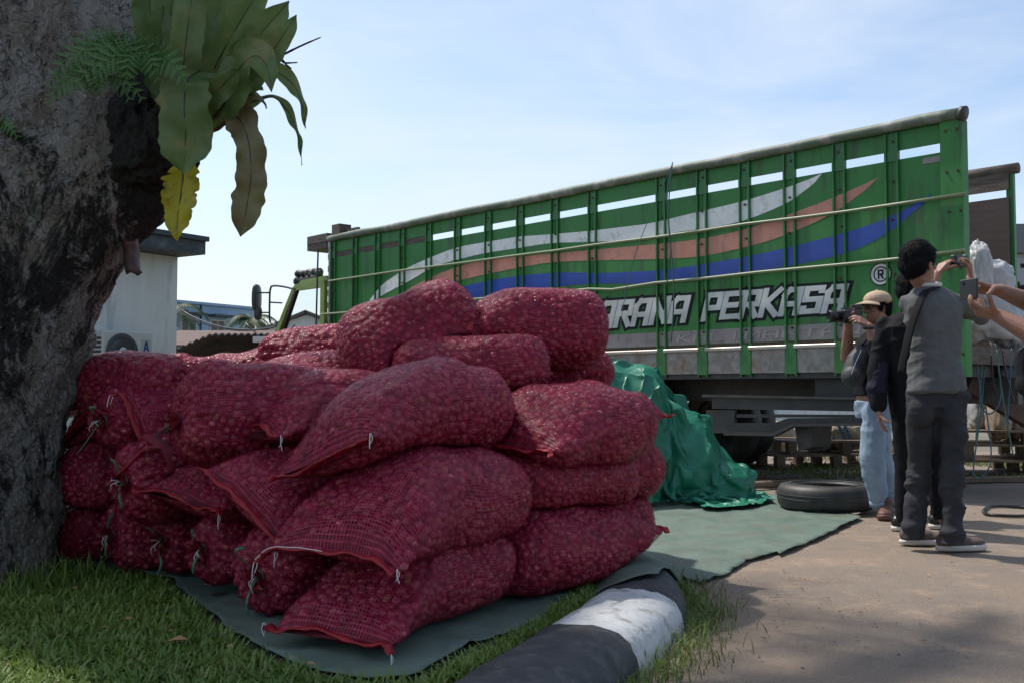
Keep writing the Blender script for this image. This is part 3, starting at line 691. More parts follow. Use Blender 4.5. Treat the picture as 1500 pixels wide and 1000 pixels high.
            mt.build('tie_string', tm, root, True, True)
            if tie == 'green':
                mw = MB()
                for e in range(3):
                    d = Vector((rs.uniform(-.03, .03), 0, rs.uniform(-.05, .02))); pts = catmull([q + axw * .02, q + axw * .05 + d * .6, q + axw * .04 + d + Vector((0, 0, -.012))], 4); mw.tube(pts, .0016, 5)
                mw.build('thread', M_THREAD, root, True, True)
    return root
Rn = 'round'; S_ = 'seam'; T_ = 'tie'
# lowest layer
sack('whole sack at the bottom front of the heap, seam just above the tarp', 492, 930, 3.20, .25, 64, .95, .46, .33, seed=1, thread=3, arch=.02)
sack('tied sack low in the front row, bent green raffia on its knot', 362, 850, 3.60, .25, 62, .90, .40, .36, A=T_, tie='green', seed=2)
sack('bottom tied sack with upright green strip, third from the front corner', 284, 806, 4.02, .26, 60, .90, .38, .36, A=T_, tie='green', seed=3)
sack('small bottom tied sack with drooping green strip, left of the upright strip', 222, 802, 4.40, .25, 62, .85, .32, .33, A=T_, tie='green', seed=4)
sack('bottom sack with pale tie near the grass by the trunk', 150, 795, 4.50, .25, 60, .85, .36, .35, A=T_, tie='green', seed=5)
sack('dark bottom sack right beside the tree trunk', 78, 800, 4.72, .25, 60, .85, .36, .32, A=Rn, seed=6)
sack('bottom sack at the right end with a pointed corner above the kerb', 818, 835, 4.28, .25, 51, .90, .50, .33, A=Rn, B=S_, ref='C', seed=7, seamdz=.05, thread=1)
sack('bottom sack at the right rear, only its rounded end showing', 838, 790, 4.95, .25, 42, .95, .45, .33, A=Rn, ref='C', seed=8)
HID = 'red net sack buried in the middle of the heap'
for i, (x, y, z) in enumerate(((-.62, 4.75, .25), (-1.10, 5.05, .25), (-1.60, 5.45, .25), (.05, 5.35, .25))):
    sack(HID, ctr=(x + .20, y + .22, z), yaw=63, L=.85, w=.46, h=.34, A=Rn, seed=20 + i, thread=0, hidden=True)
# second layer
sack('large front sack in the middle of three, white stitching on its seam', 488, 822, 3.24, .51, 62, 1.0, .54, .36, seed=9, thread=3, stitch=2, arch=.05)
sack('sack whose red seam slants steeply down at the front row', 362, 744, 3.62, .50, 62, .9, .44, .33, roll=33, seed=10, thread=2)
sack('flat sack with a dangling thread above the two tied bottom sacks', 270, 732, 4.02, .50, 60, .9, .48, .30, roll=6, seed=11, thread=2)
sack('round tied sack with green raffia in the second row from the ground', 170, 712, 4.16, .52, 60, .80, .36, .37, A=T_, tie='green', seed=12)
sack('round sack half hidden by the trunk, second row from the ground', 92, 717, 4.55, .50, 62, .80, .42, .33, A=Rn, seed=13)
sack('long right-hand sack in the middle of the three behind the front ones', 808, 722, 4.42, .52, 52, .92, .50, .32, A=Rn, ref='C', seed=14)
sack('right-hand middle sack with a loose white thread on its blunt end', 858, 712, 4.95, .51, 44, .92, .46, .33, A=Rn, ref='C', seed=15)
for i, (x, y, z) in enumerate(((-.55, 4.7, .54), (-1.05, 5.05, .54), (-1.50, 5.45, .52), (.05, 5.3, .52))):
    sack(HID, ctr=(x + .20, y + .22, z), yaw=62, L=.85, w=.46, h=.34, A=Rn, seed=30 + i, thread=0, hidden=True)
# third layer
sack('big front sack at the top of the front stack, seam running diagonally', 462, 678, 3.46, .80, 56, 1.0, .52, .37, seed=16, roll=-20, thread=2, arch=.0)
sack('sack with seam end toward the front at the top of the right stack', 746, 655, 4.05, .75, 50, .86, .52, .36, seed=17, thread=1, arch=-.01, roll=7)
sack('sack ending in a sharp corner against the green tarpaulin', 828, 632, 4.85, .75, 40, .90, .46, .34, A=Rn, B=S_, ref='C', seed=18, seamdz=.03, thread=1)
sack('shaded sack with an arched seam beside the black-tied one', 374, 630, 3.88, .80, 50, .80, .42, .33, seed=19, thread=2, arch=.05)
sack('fat sack tied with black strip, pleats fanning from the knot', 244, 632, 3.92, .79, 34, .82, .46, .46, A=T_, tie='black', seed=40)
sack('sack with a curled upright hem between two tied sacks', 212, 638, 4.28, .76, 66, .80, .38, .30, roll=60, seed=41, thread=1)
sack('tied sack with pale strings under the topmost left sack', 146, 645, 4.32, .77, 62, .80, .38, .35, A=T_, tie='green', seed=42)
sack('sack beside the trunk with a slanting red hem', 104, 632, 4.62, .76, 62, .80, .38, .30, roll=-38, seed=43, thread=0)
for i, (x, y, z) in enumerate(((-.50, 4.65, .82), (-1.0, 5.0, .80), (-1.45, 5.5, .78), (0.05, 5.2, .78))):
    sack(HID, ctr=(x + .20, y + .22, z), yaw=62, L=.85, w=.46, h=.32, A=Rn, seed=50 + i, thread=0, hidden=True)
# top
sack('topmost left sack with puckered tied end in front of the white building', 203, 580, 4.62, .92, -32, .68, .38, .31, A=Rn, B=T_, tie=None, ref='C', seed=44)
sack('purple-red sack peeking out behind the trunk at its right edge', 84, 585, 4.95, .92, 30, .75, .40, .34, A=Rn, ref='C', seed=45)
sack('low glossy sack directly behind the topmost left sack', 345, 575, 4.95, .84, 10, .85, .42, .28, A=Rn, ref='C', seed=46)
sack('glossy sack with a scrap of red hem in the hollow of the heap', 388, 580, 4.75, .89, 25, .75, .40, .26, ref='C', seed=47, thread=0)
sack('long sunlit sack sloping up at the back left of the heap', 352, 540, 5.60, .96, 18, .95, .42, .30, A=Rn, B=T_, tie='black', ref='C', seed=48, pitch=9)
sack('pink sunlit sack with a twisted neck at the back of the heap', 482, 517, 5.45, 1.07, 12, .80, .42, .34, A=T_, ref='C', tie='black', seed=49, pitch=6)
sack('sunlit sack with a long red seam line in front of the twisted neck', 470, 556, 4.95, .95, 70, .75, .48, .26, ref='C', seed=60, thread=1, arch=.05)
sack('small dark sack tucked under the top right sack', 800, 556, 5.15, 1.00, 30, .75, .42, .28, A=Rn, ref='C', seed=61)
sack('long sack lying across under the two topmost sacks', 690, 550, 4.55, .99, 8, .70, .40, .30, A=Rn, ref='C', seed=62, pitch=5)
sack('biggest upright sack at the very top, gathered at its upper right', 606, 514, 4.80, 1.10, 14, .72, .54, .54, A=Rn, B=T_, tie=None, ref='C', seed=63, pitch=22)
sack('rounded top right sack in front of the truck, seam at its left end', 780, 476, 4.95, 1.20, 18, .72, .50, .40, ref='C', seed=64, thread=1, arch=.03, pitch=-3)

# ------------------------------------------------------------ truck
TX = Vector((-.674, .739, 0)).normalized(); TZ = math.atan2(TX.y, TX.x)
TO = Vector((3.56, 8.0, 0)); TN = Vector((-TX.y, TX.x, 0))   # local y: TN points away from the side we see
if TN.dot(Vector((0, 1, 0))) > 0: TN = -TN
# local frame: x along the truck to the cab, y = z cross x
def T(px, py, off=0.0):
    """photo direction -> (x, z) on the truck's near side plane, off metres proud of it"""
    d = ray(px, py); o = Vector((0, 0, CAMZ)); yl = Vector((-TX.y, TX.x, 0)); n = yl
    base = TO + yl * off
    k = (base - o).dot(n) / d.dot(n); q = o + d * k - TO
    return q.dot(TX), q.z
truck = empty('cattle_truck', TO, TZ, label='green high sided truck with striped slatted cargo body and large lettering', cat='truck')
def tl(mb, name, m, smooth=False, parent=truck, **k):
    return mb.build(name, m, parent, smooth, **k)
LB, HB, SZ = 9.15, 3.07, 1.28      # body length, height, top of the sill
SLOT0, SLOT1 = 2.795, 2.872
# post centres from the photo
posts = [T(x, 400)[0] for x in (1402, 1310, 1232, 1159, 1093, 1030, 970, 869, 814, 763, 716, 671, 629, 590, 554, 521, 488)]
posts[0] = .07; posts[-1] = LB - .05
for i in range(len(posts) - 1):
    a, b = posts[i], posts[i + 1]
    # board above the slot, panel below it, sill panel
    a2, b2 = a + .004, b - .004
    tl(MB().box((a2, -.02, SLOT1), (b2, 0, HB - .03)), 'top_board', M_GREEN)
    tl(MB().box((a2, -.02, SZ + .05), (b2, 0, SLOT0)), 'side_panel', M_GREEN)
    if i >= 12: tl(MB().box((a2, -.025, SLOT0 + .003), (b2, -.003, SLOT1 - .003)), 'slot_filler', M_WOOD)
    sl = MB(); sl.box((a2 + .05, -.015, 1.05), (b2 - .05, .022, SZ - .022)); tl(sl, 'sill_panel', M_STEEL)
    tl(MB().box((a2 + .03, -.01, SZ - .02), (b2 - .03, .045, SZ + .018), bev=.008), 'sill_lip', M_LIP)
for i, x in enumerate(posts):
    w = .125 if i == 0 else .052; mb = MB()
    if i == 0: 
        mb.box((.0, -.06, 1.0), (.17, .035, HB - .02)); mb.box((-.014, -.05, 1.0), (-.001, .045, HB - .05))
    else:
        for s in (-1, 1): mb.box((x + s * w - .008, -.012, 1.02), (x + s * w + .008, .026, HB - .05))
        mb.box((x - w, -.012, SLOT0 - .01), (x + w, .012, SLOT1 + .01)); mb.box((x - w - .008, -.01, 1.04), (x + w + .008, .03, SZ + .03))
        mb.box((x - w, -.012, HB - .2), (x + w, .006, HB - .04))
    po = tl(mb, 'post', M_GREEN_D if i else M_GREEN)
    bo = MB()
    for z in (1.18, 1.45, 1.85, 2.3, 2.62, 2.95):
        for s in ((-1, 1) if i == 0 else (0,)): bo.cyl((x + s * .045 + .01 * math.sin(i * 3 + z * 5), .0, z), (x + s * .045 + .01 * math.sin(i * 3 + z * 5), .018 if i else .045, z), .011, 8)
    tl(bo, 'bolt', M_RUSTIRON, kind='stuff')
# painted stripes: flat print, a skin of paint on the panels
def lerp_poly(pts, x):
    pts = sorted(pts)
    if x <= pts[0][0]: return pts[0][1]
    for (a, b), (c, d) in zip(pts, pts[1:]):
        if a <= x <= c: return b + (d - b) * (x - a) / max(1e-9, c - a)
    return pts[-1][1]
def stripe(name, top, bot, m, lab):
    tp = [T(*p) for p in top]; bt = [T(*p) for p in bot]; x0 = min(tp[0][0], tp[-1][0]); x1 = max(tp[0][0], tp[-1][0]); n = 110
    V = []; Fc = []
    xs = np.linspace(x0, x1, n)
    a = np.array([lerp_poly(tp, x) for x in xs]); b = np.array([lerp_poly(bt, x) for x in xs])
    ker = np.ones(7) / 7; pad = lambda v: np.r_[[v[0]] * 3, v, [v[-1]] * 3]
    a2 = np.convolve(pad(a), ker, 'valid'); b2 = np.convolve(pad(b), ker, 'valid'); a2[:2] = a[:2]; b2[:2] = b[:2]; a2[-2:] = a[-2:]; b2[-2:] = b[-2:]
    for x, u, v in zip(xs, a2, b2): V += [(x, .0022, u), (x, .0022, v)]
    Fc = [(2 * i, 2 * i + 1, 2 * i + 3, 2 * i + 2) for i in range(n - 1)]
    o = link(name, mesh(name, V, Fc, m), truck); o['label'] = lab
stripe('painted_stripe', [(535, 451), (555, 420), (595, 393), (636, 375), (672, 361.5), (712, 355), (757, 347), (807, 343.5), (861, 339), (960, 327), (979, 321), (1039, 307), (1088, 295.6), (1151, 276), (1185, 264), (1204.5, 254)],
       [(535, 451), (559.5, 432.6), (598, 413), (636, 390), (672, 380), (712.5, 370.5), (757.5, 364), (807, 356), (870, 354.7), (960, 351.6), (979, 341), (1026, 336.5), (1088, 325.7), (1103, 319), (1151, 300), (1181, 283), (1198, 263), (1204.5, 254)], M_WHITEP, 'white swoosh stripe')
stripe('painted_stripe', [(562, 449), (600, 422), (636, 404), (676.5, 388.5), (712, 382), (755, 377), (807, 372), (861, 367), (960, 358), (1022, 351.5), (1086, 338.6), (1155, 315), (1224, 289), (1286, 261)],
       [(562, 449), (627, 424), (663, 413), (712.5, 402), (755, 393), (807, 384), (861, 382), (960, 380), (1026, 377), (1086, 364), (1125, 354.5), (1172, 336), (1215, 317), (1258, 289), (1286, 261)], M_PINKP, 'salmon swoosh stripe')
stripe('painted_stripe', [(650, 441), (676.5, 420), (726, 409), (771, 403), (820.5, 399), (874.5, 400.7), (966, 396.7), (1026, 388), (1090.5, 377), (1159, 362), (1241, 340.7), (1305.6, 319), (1366, 284)],
       [(650, 441), (685.5, 438), (730.5, 434), (771, 426), (811.5, 420), (870, 415.5), (966, 416), (1026, 411.7), (1090.5, 399), (1159, 390), (1237, 373), (1284, 353.6), (1327, 323.5), (1366, 284)], M_BLUEP, 'blue swoosh stripe')
zl0 = T(1180, 503)[1]; zl1 = T(1180, 476)[1]
tl(MB().box((.75, 0, 1.335), (7.4, .0022, 1.47)), 'painted_band', M_LILAC)
# lettering
GL = {'S': [[(.9, 1.28), (.9, 1.45), (.1, 1.45), (.1, .78), (.9, .78), (.9, .05), (.1, .05), (.1, .25)]],
      'A': [[(.1, 0), (.1, 1.15), (.32, 1.45), (.9, 1.45), (.9, 0)], [(.1, .58), (.9, .58)]],
      'R': [[(.1, 0), (.1, 1.45), (.9, 1.45), (.9, .72), (.1, .72)], [(.5, .7), (.92, 0)]],
      'N': [[(.1, 0), (.1, 1.45), (.9, .05), (.9, 1.5)]],
      'P': [[(.1, 0), (.1, 1.45), (.9, 1.45), (.9, .66), (.1, .66)]],
      'E': [[(.95, .05), (.1, .05), (.1, 1.45), (.95, 1.45)], [(.1, .75), (.8, .75)]],
      'K': [[(.1, 0), (.1, 1.5)], [(.92, 1.5), (.25, .75), (.92, 0)]],
      'L': [[(.1, 1.5), (.1, .05), (.9, .05)]], 'I': [[(.5, 0), (.5, 1.5)]], 'M': [[(.08, 0), (.08, 1.45), (.5, .6), (.92, 1.45), (.92, 0)]], 'T': [[(.5, 0), (.5, 1.45)], [(.0, 1.45), (1., 1.45)]]}
def strokes(ch, hw):
    qs = []
    for pl in GL[ch]:
        for (a, b), (c, d) in zip(pl, pl[1:]):
            v = Vector((c - a, d - b)); l = v.length; v /= l; n = Vector((-v.y, v.x)) * hw; e = v * hw * .96
            qs.append([(a - e.x + n.x, b - e.y + n.y), (c + e.x + n.x, d + e.y + n.y), (c + e.x - n.x, d + e.y - n.y), (a - e.x - n.x, b - e.y - n.y)])
    return qs
def word(txt, x_start, x_end, z0, z1, shear, mface, mback, y0, hw=.15, out=.13, zs=None, z_end=None, h_end=None):
    n = len(txt); W = (x_start - x_end) / n
    for i, ch in enumerate(txt):
        for layer, (mm, hh, yy, nm) in enumerate(((mback, hw + out, y0, 'letter_outline'), (mface, hw, y0 + .004, 'letter'))):
            if mm is None: continue
            mb = MB(); k = 0
            for q in strokes(ch, hh):
                k += 1; V = []
                for yl in (yy, yy + .0016 + k * .00025):
                    for u, v in q:
                        f = (i + .06 + u * .86) / n; zz0 = z0 + ((z_end if z_end is not None else z0) - z0) * f; hgt = (z1 - z0) + ((h_end if h_end else (z1 - z0)) - (z1 - z0)) * f
                        V.append((x_start - (i + .06 + u * .86) * W - shear * (v / 1.5) * hgt, yl, zz0 + (v + .28) / 2.06 * hgt))
                mb.add(V, [(3, 2, 1, 0), (4, 5, 6, 7), (0, 1, 5, 4), (1, 2, 6, 5), (2, 3, 7, 6), (3, 0, 4, 7)])
            tl(mb, nm, mm)
ws, we = T(1027, 476), T(1236, 464); wt0, wt1 = T(1031, 424), T(1250, 406)
word('PERKASA', ws[0], we[0], ws[1] + .01, wt0[1] - .01, .22, M_LETTER, M_BLACKP, .0030, hw=.165, out=.17, z_end=we[1] + .02, h_end=wt1[1] - we[1] - .05)
ws, we = T(850, 487), T(1006, 477); wt0, wt1 = T(850, 440), T(1010, 426)
word('SARANA', ws[0], we[0], ws[1], wt0[1], .22, M_LETTER, M_BLACKP, .0030, hw=.165, out=.17, z_end=we[1] + .01, h_end=wt1[1] - we[1] - .03)
word('KALIMANTAN', T(990, 500)[0], T(1262, 480)[0], 1.352, 1.452, .15, M_FAINT, None, .0005, hw=.10)
# round badge
bx, bz = T(1290.5, 402)
def disc(r0, r1, m, y, nm):
    V = []; n = 48
    for k in range(n):
        a = 2 * math.pi * k / n; V += [(bx + r0 * math.cos(a), y, bz + r0 * math.sin(a)), (bx + r1 * math.cos(a), y, bz + r1 * math.sin(a))]
    Fc = [(2 * k, 2 * k + 1, 2 * ((k + 1) % n) + 1, 2 * ((k + 1) % n)) for k in range(n)] if r0 > 0 else [tuple(2 * k + 1 for k in range(n))]
    link(nm, mesh(nm, V, Fc, m), truck)
rb = (T(1275, 402)[0] - T(1307, 402)[0]) / 2
disc(0, rb, M_BLACKP, .003, 'badge'); disc(rb * .68, rb * .90, M_LETTER, .0045, 'badge_ring'); disc(0, rb * .56, M_LETTER, .0045, 'badge_centre')
mb = MB()
for k, q in enumerate(strokes('R', .15)):
    s = rb * .48
    mb.add([(bx - (u - .5) * s, yl, bz + (v / 1.5 - .5) * s * 1.45) for yl in (.006, .007 + .0003 * k) for u, v in q], [(3, 2, 1, 0), (4, 5, 6, 7), (0, 1, 5, 4), (1, 2, 6, 5), (2, 3, 7, 6), (3, 0, 4, 7)])
tl(mb, 'letter', M_BLACKP)
x0, z0 = T(1352, 243); x1, z1 = T(1379, 228)
tl(MB().box((x1, 0, z0 + .01), (x0, .004, z1)), 'paper_notice', M_LILAC)
# top rail: a worn pipe with rolled sheet, slightly dented
pts = []; rr = []
for i in range(60):
    x = .0 + (LB + .04) * i / 59; pts.append((x, .03 + .006 * math.sin(x * 3.1), HB + .005 * math.sin(x * 2.3) + .008 * noise.noise(Vector((x * 2, 0, 0))))); rr.append(.046 + .006 * noise.noise(Vector((x * 2.2, 5, 0))))
tl(MB().tube(pts, rr, 14), 'top_rail', M_RAIL, True)
tl(MB().tube([(-.035, .03, HB - .01), (.005, .03, HB)], [.062, .058], 14), 'rail_end_cap', M_DARK2, True)
tl(MB().box((LB - .6, -.08, HB + .035), (LB + .05, -.03, HB + .11)), 'roof_batten', M_WOOD)
# tie bars along the side
for pl in ([(481, 412), (586.5, 396.6), (672, 386), (762, 373.7), (816, 367), (870, 359), (960, 348), (1026, 338.6), (1090, 328.7), (1172, 319), (1241, 310), (1318.5, 298.6), (1415, 284)],
           [(469.5, 460.5), (559.5, 454), (676.5, 440), (816, 428), (863, 423.6), (897, 424.5), (960, 414.6), (1026, 408.7), (1112, 399), (1241, 387), (1314, 379.5), (1413, 367)]):
    pp = [T(a, b, .06) for a, b in pl]; tl(MB().tube([(x, .058, z) for x, z in pp], .015, 8), 'tie_bar', M_BAR, True)
# inner far side, front wall, floor
W2 = 2.4
fp = [.6 + i * (LB - .6) / 9 for i in range(10)]
for a, b in zip(fp, fp[1:]):
    tl(MB().box((a + .003, -W2, 1.25), (b - .003, -W2 + .02, SLOT0)), 'inner_panel', M_PLY)
    tl(MB().box((a + .003, -W2, SLOT1), (b - .003, -W2 + .02, HB - .03)), 'inner_board', M_WOOD)
for i, a in enumerate(fp): tl(MB().box((a - .035, -W2 - .05, 1.0), (a + .035, -W2 - .002, HB - .02)), 'post', M_GREEN_D)
tl(MB().tube([(x, -W2 - .02, HB + .01 * math.sin(x * 2)) for x in np.linspace(.52, LB, 20)], .055, 10), 'top_rail', M_WOOD, True)
tl(MB().box((0, -W2, 1.10), (LB, -.03, 1.24)), 'bed_floor', M_WOOD)
tl(MB().box((LB - .05, -W2 + .03, 1.24), (LB - .01, -.03, HB - .04)), 'front_wall', M_GREEN)
cor = MB()
for k in range(22): cor.box((LB + .0, -.09, 1.1 + k * .088), (LB + .05 + .018 * (k % 2), .03, 1.1 + k * .088 + .085))
tl(cor, 'corner_sheet', M_STEEL, kind='stuff')
# chassis
for y in (-.75, -1.65): tl(MB().box((-.1, y - .05, .78), (LB + 2.2, y + .05, 1.0)), 'chassis_rail', M_DARK)
for k in range(12): tl(MB().box((.1 + k * .8, -W2 + .02, 1.002), (.18 + k * .8, -.05, 1.095)), 'cross_member', M_DARK)
tl(MB().box((0.0, -.05, 1.00), (LB, .0, 1.046)), 'floor_edge', M_DARK)
def side_plate(poly, y0, y1, name, m):
    pp = [T(a, b) for a, b in poly]; mb = MB(); n = len(pp)
    mb.add([(x, yy, z) for yy in (y0, y1) for x, z in pp], [tuple(range(n))[::-1], tuple(range(n, 2 * n))] + [(k, (k + 1) % n, n + (k + 1) % n, n + k) for k in range(n)])
    return tl(mb, name, m)
side_plate([(1040, 579), (1250, 582), (1250, 602), (1040, 598)], -.12, -.03, 'guard_rail', M_DARK2)
side_plate([(1030, 577), (1330, 583), (1330, 586), (1030, 581)], -.06, .02, 'guard_edge', M_DARK2)
side_plate([(1030, 600), (1072, 600), (1072, 634), (1030, 634)], -.08, -.045, 'guard_bracket', M_DARK2)
side_plate([(1074, 606), (1250, 607), (1250, 611), (1074, 611)], -.10, -.05, 'guard_bar', M_DARK2)
side_plate([(1060, 619), (1130, 619), (1150, 612), (1260, 611), (1260, 622), (1160, 622), (1132, 636), (1060, 635)], -.14, -.04, 'guard_beam', M_DARK2)
side_plate([(1060, 632), (1130, 633), (1160, 620), (1260, 619), (1260, 623), (1162, 624), (1133, 638), (1060, 637)], -.06, .0, 'guard_edge', M_DARK2)
side_plate([(1155, 624), (1182, 624), (1180, 655), (1160, 660)], -.42, -.10, 'mudflap', M_RUBBER)
tl(MB().box((1.0, -.7, 1.0 - .2), (1.4, -.1, 1.0)), 'tool_box', M_DARK)
def wheel(x, y, r=.50, w=.26, name='wheel'):
    Mx = Matrix.Translation((x, y, r)) @ Matrix.Rotation(R(90), 4, 'X')
    ty = MB(); prof = [(r * .58, -w / 2 + .02), (r * .62, -w / 2), (r * .9, -w / 2), (r * .97, -w / 2 + .03), (r, -w / 2 + .06), (r, w / 2 - .06), (r * .97, w / 2 - .03), (r * .9, w / 2), (r * .62, w / 2), (r * .58, w / 2 - .02)]
    ty.lathe(prof, 40, Mx, True); wo = tl(ty, name, M_RUBBER, True)
    ri = MB(); ri.lathe([(.02, -.02), (r * .3, -.02), (r * .34, .05), (r * .5, .06), (r * .58, w / 2 - .03), (r * .6, w / 2 - .02), (r * .6, -w / 2 + .02), (r * .5, -.05), (.02, -.05)], 28, Mx, True)
    ro = ri.build('rim', M_DARK2, wo, True)
for yy in (-.20, -.48, -1.95, -2.23): wheel(3.75, yy)
for yy in (-.22, -2.2): wheel(10.15, yy)
tl(MB().cyl((3.75, -.2, .5), (3.75, -2.2, .5), .08), 'axle', M_DARK); tl(MB().cyl((10.15, -.2, .5), (10.15, -2.2, .5), .07), 'axle', M_DARK)
tl(MB().tube([(3.75, -.7, .52), (3.75, -.95, .48), (3.75, -1.4, .48), (3.75, -1.7, .52)], .14, 10), 'differential', M_DARK, True)
tl(MB().box((5.4, -.62, .45), (6.5, -.12, .92), bev=.06), 'fuel_tank', M_DARK2)
# cab
cabside = [(9.42, 1.05), (11.15, 1.05), (11.15, 1.62), (10.86, 1.72), (10.30, 2.44), (10.16, 2.50), (9.42, 2.50)]
def cab_part(poly, y0, y1, name, m, bevel=0):
    n = len(poly); mb = MB(); mb.add([(x, yy, z) for yy in (y0, y1) for x, z in poly], [tuple(range(n))[::-1], tuple(range(n, 2 * n))] + [(k, (k + 1) % n, n + (k + 1) % n, n + k) for k in range(n)])
    return tl(mb, name, m)
for (y0, y1) in ((-.10, -.04), (-2.30, -2.24)):
    cab_part([(9.42, 1.0), (11.2, 1.0), (11.15, 1.60), (10.98, 1.64), (9.42, 1.64)], y0, y1, 'cab_side', M_LIME)
    cab_part([(10.98, 1.64), (10.86, 1.64), (10.27, 2.40), (10.27, 2.48), (10.33, 2.46)], y0, y1, 'windscreen_pillar', M_LIME)
    cab_part([(9.42, 2.40), (10.27, 2.40), (10.27, 2.50), (9.42, 2.50)], y0, y1, 'roof_rail', M_LIME)
    cab_part([(9.42, 1.64), (9.53, 1.64), (9.53, 2.40), (9.42, 2.40)], y0, y1, 'rear_pillar', M_LIME)
    cab_part([(10.72, 1.64), (10.69, 1.64), (10.33, 2.34), (10.20, 2.40), (10.225, 2.40)], y0 + .01, y1 + .005, 'quarter_light_bar', M_DARK)
cab_part([(9.55, 1.65), (10.68, 1.65), (10.2, 2.39), (9.55, 2.39)], -2.275, -2.265, 'side_window', M_GLASS)
cab_part([(9.40, 2.50), (10.25, 2.50), (10.15, 2.56), (9.45, 2.57)], -2.25, -.09, 'cab_roof', M_LIME)
cab_part([(11.2, .55), (11.32, .6), (11.25, 1.6), (11.13, 1.6)], -2.28, -.06, 'cab_front', M_LIME)
cab_part([(9.40, .9), (11.2, .9), (11.2, 1.0), (9.40, 1.0)], -2.2, -.15, 'cab_floor', M_DARK)
cab_part([(10.99, 1.62), (11.06, 1.60), (10.36, 2.46), (10.31, 2.46)], -2.22, -.12, 'windscreen', M_GLASS)
cab_part([(9.42, 1.0), (9.46, 1.0), (9.46, 1.9), (9.42, 1.9)], -2.23, -.11, 'cab_back', M_LIME)
cab_part([(9.55, 1.0), (9.75, 1.0), (9.65, 1.85), (9.52, 1.85)], -1.0, -.35, 'seat_back', M_DARK)
mb = MB(); mb.tube([Vector((10.25, -.65, 1.72)) + Vector((.10 * math.cos(a), .20 * math.sin(a), .17 * math.cos(a))) for a in np.linspace(0, 6.283, 20)], .013, 6); tl(mb, 'steering_wheel', M_DARK, True)
def TP3(px, py, off): x, z = T(px, py, off); return (x, off, z)
tl(MB().tube(catmull([Vector(TP3(*q, .10)) for q in ((432, 424), (415, 420), (400, 419), (396, 424), (395, 440), (395, 468), (398, 474), (405, 477))], 4), .016, 8), 'mirror_arm', M_DARK, True)
tl(MB().tube([TP3(394, 429, .10), TP3(380, 429, .12)], .013, 8), 'mirror_bracket', M_DARK, True); tl(MB().tube([TP3(395, 443, .10), TP3(413, 444, .02)], .012, 8), 'mirror_bracket', M_DARK, True); tl(MB().tube([TP3(394, 458, .10), TP3(382, 458, .12)], .012, 8), 'mirror_bracket', M_DARK, True)
mc = Vector(TP3(376, 437, .13)); mb = MB()
Ms = Matrix.Translation(mc) @ Matrix.Rotation(R(35), 4, 'Z') @ Matrix.Diagonal((.055, .14, .22, 1))
for i in range(9):
    pass
prof = [(math.cos(a), math.sin(a)) for a in np.linspace(-1.57, 1.57, 11)]; prof = [(max(.02, abs(c)) ** .6, math.copysign(abs(s) ** .8, s)) for c, s in prof]
mb.lathe(prof, 20, Ms); tl(mb, 'mirror', M_MIRROR, True)
mc2 = Vector(TP3(378, 459, .13)); mb = MB(); mb.lathe(prof, 16, Matrix.Translation(mc2) @ Matrix.Diagonal((.05, .07, .11, 1))); tl(mb, 'mirror', M_MIRROR, True)
# roof rack rolls, headboard planks, pole
for (a, b, r) in (((436, 402), (468, 398), .055), ((436, 413), (468, 408), .075), ((450, 404), (470, 400), .05)):
    A_, B_ = TP3(*a, -.35), TP3(*b, -.35); n = 12
    tl(MB().tube([Vector(A_).lerp(Vector(B_), i / n) + Vector((0, .02 * math.sin(i * 2), .01 * math.sin(i * 1.3))) for i in range(n + 1)], [r * (1 + .12 * math.sin(i * 2.1)) for i in range(n + 1)], 10), 'rolled_canvas', M_DARK2, True)
tl(MB().tube([TP3(436, 402, -.35), TP3(436, 418, -.35)], .012, 6), 'rack_leg', M_DARK)
tl(MB().tube([TP3(452, 404, -.35), TP3(452, 418, -.35)], .012, 6), 'rack_leg', M_DARK)
tl(MB().tube([TP3(466, 364, .05), TP3(463, 478, .05)], .013, 6), 'ladder_pole', M_DARK)
def plank(px0, py0, px1, py1, off, nm='headboard_plank', m=M_WOOD, d=.35):
    a = T(px0, py0, off); b = T(px1, py1, off); tl(MB().box((min(a[0], b[0]), off - d, min(a[1], b[1])), (max(a[0], b[0]), off, max(a[1], b[1]))), nm, m)
plank(450, 347.5, 479, 353, 0.03); plank(450, 355, 478, 363, 0.02)
plank(486, 330, 497, 342, .06, d=.2)
# hanging cords on the body
for x, y1, dx in ((983, 500, 3), (976, 470, -30)):
    a = Vector(TP3(985, 238, .11)); b = Vector(TP3(x, y1 if dx > 0 else 420, .11)); 
    tl(MB().tube(catmull([a, a.lerp(b, .3) + Vector((.03, .02, 0)), a.lerp(b, .7) + Vector((-.03, 0, 0)), b], 6), .007, 5), 'hanging_cord', M_CORDG, True)
a = Vector(TP3(985, 240, .10)); b = Vector(TP3(905, 500, .30)); tl(MB().tube(catmull([a, a.lerp(b, .5) + Vector((.15, 0, -.05)), b], 8), .004, 5), 'hanging_cord', M_CORDG, True)

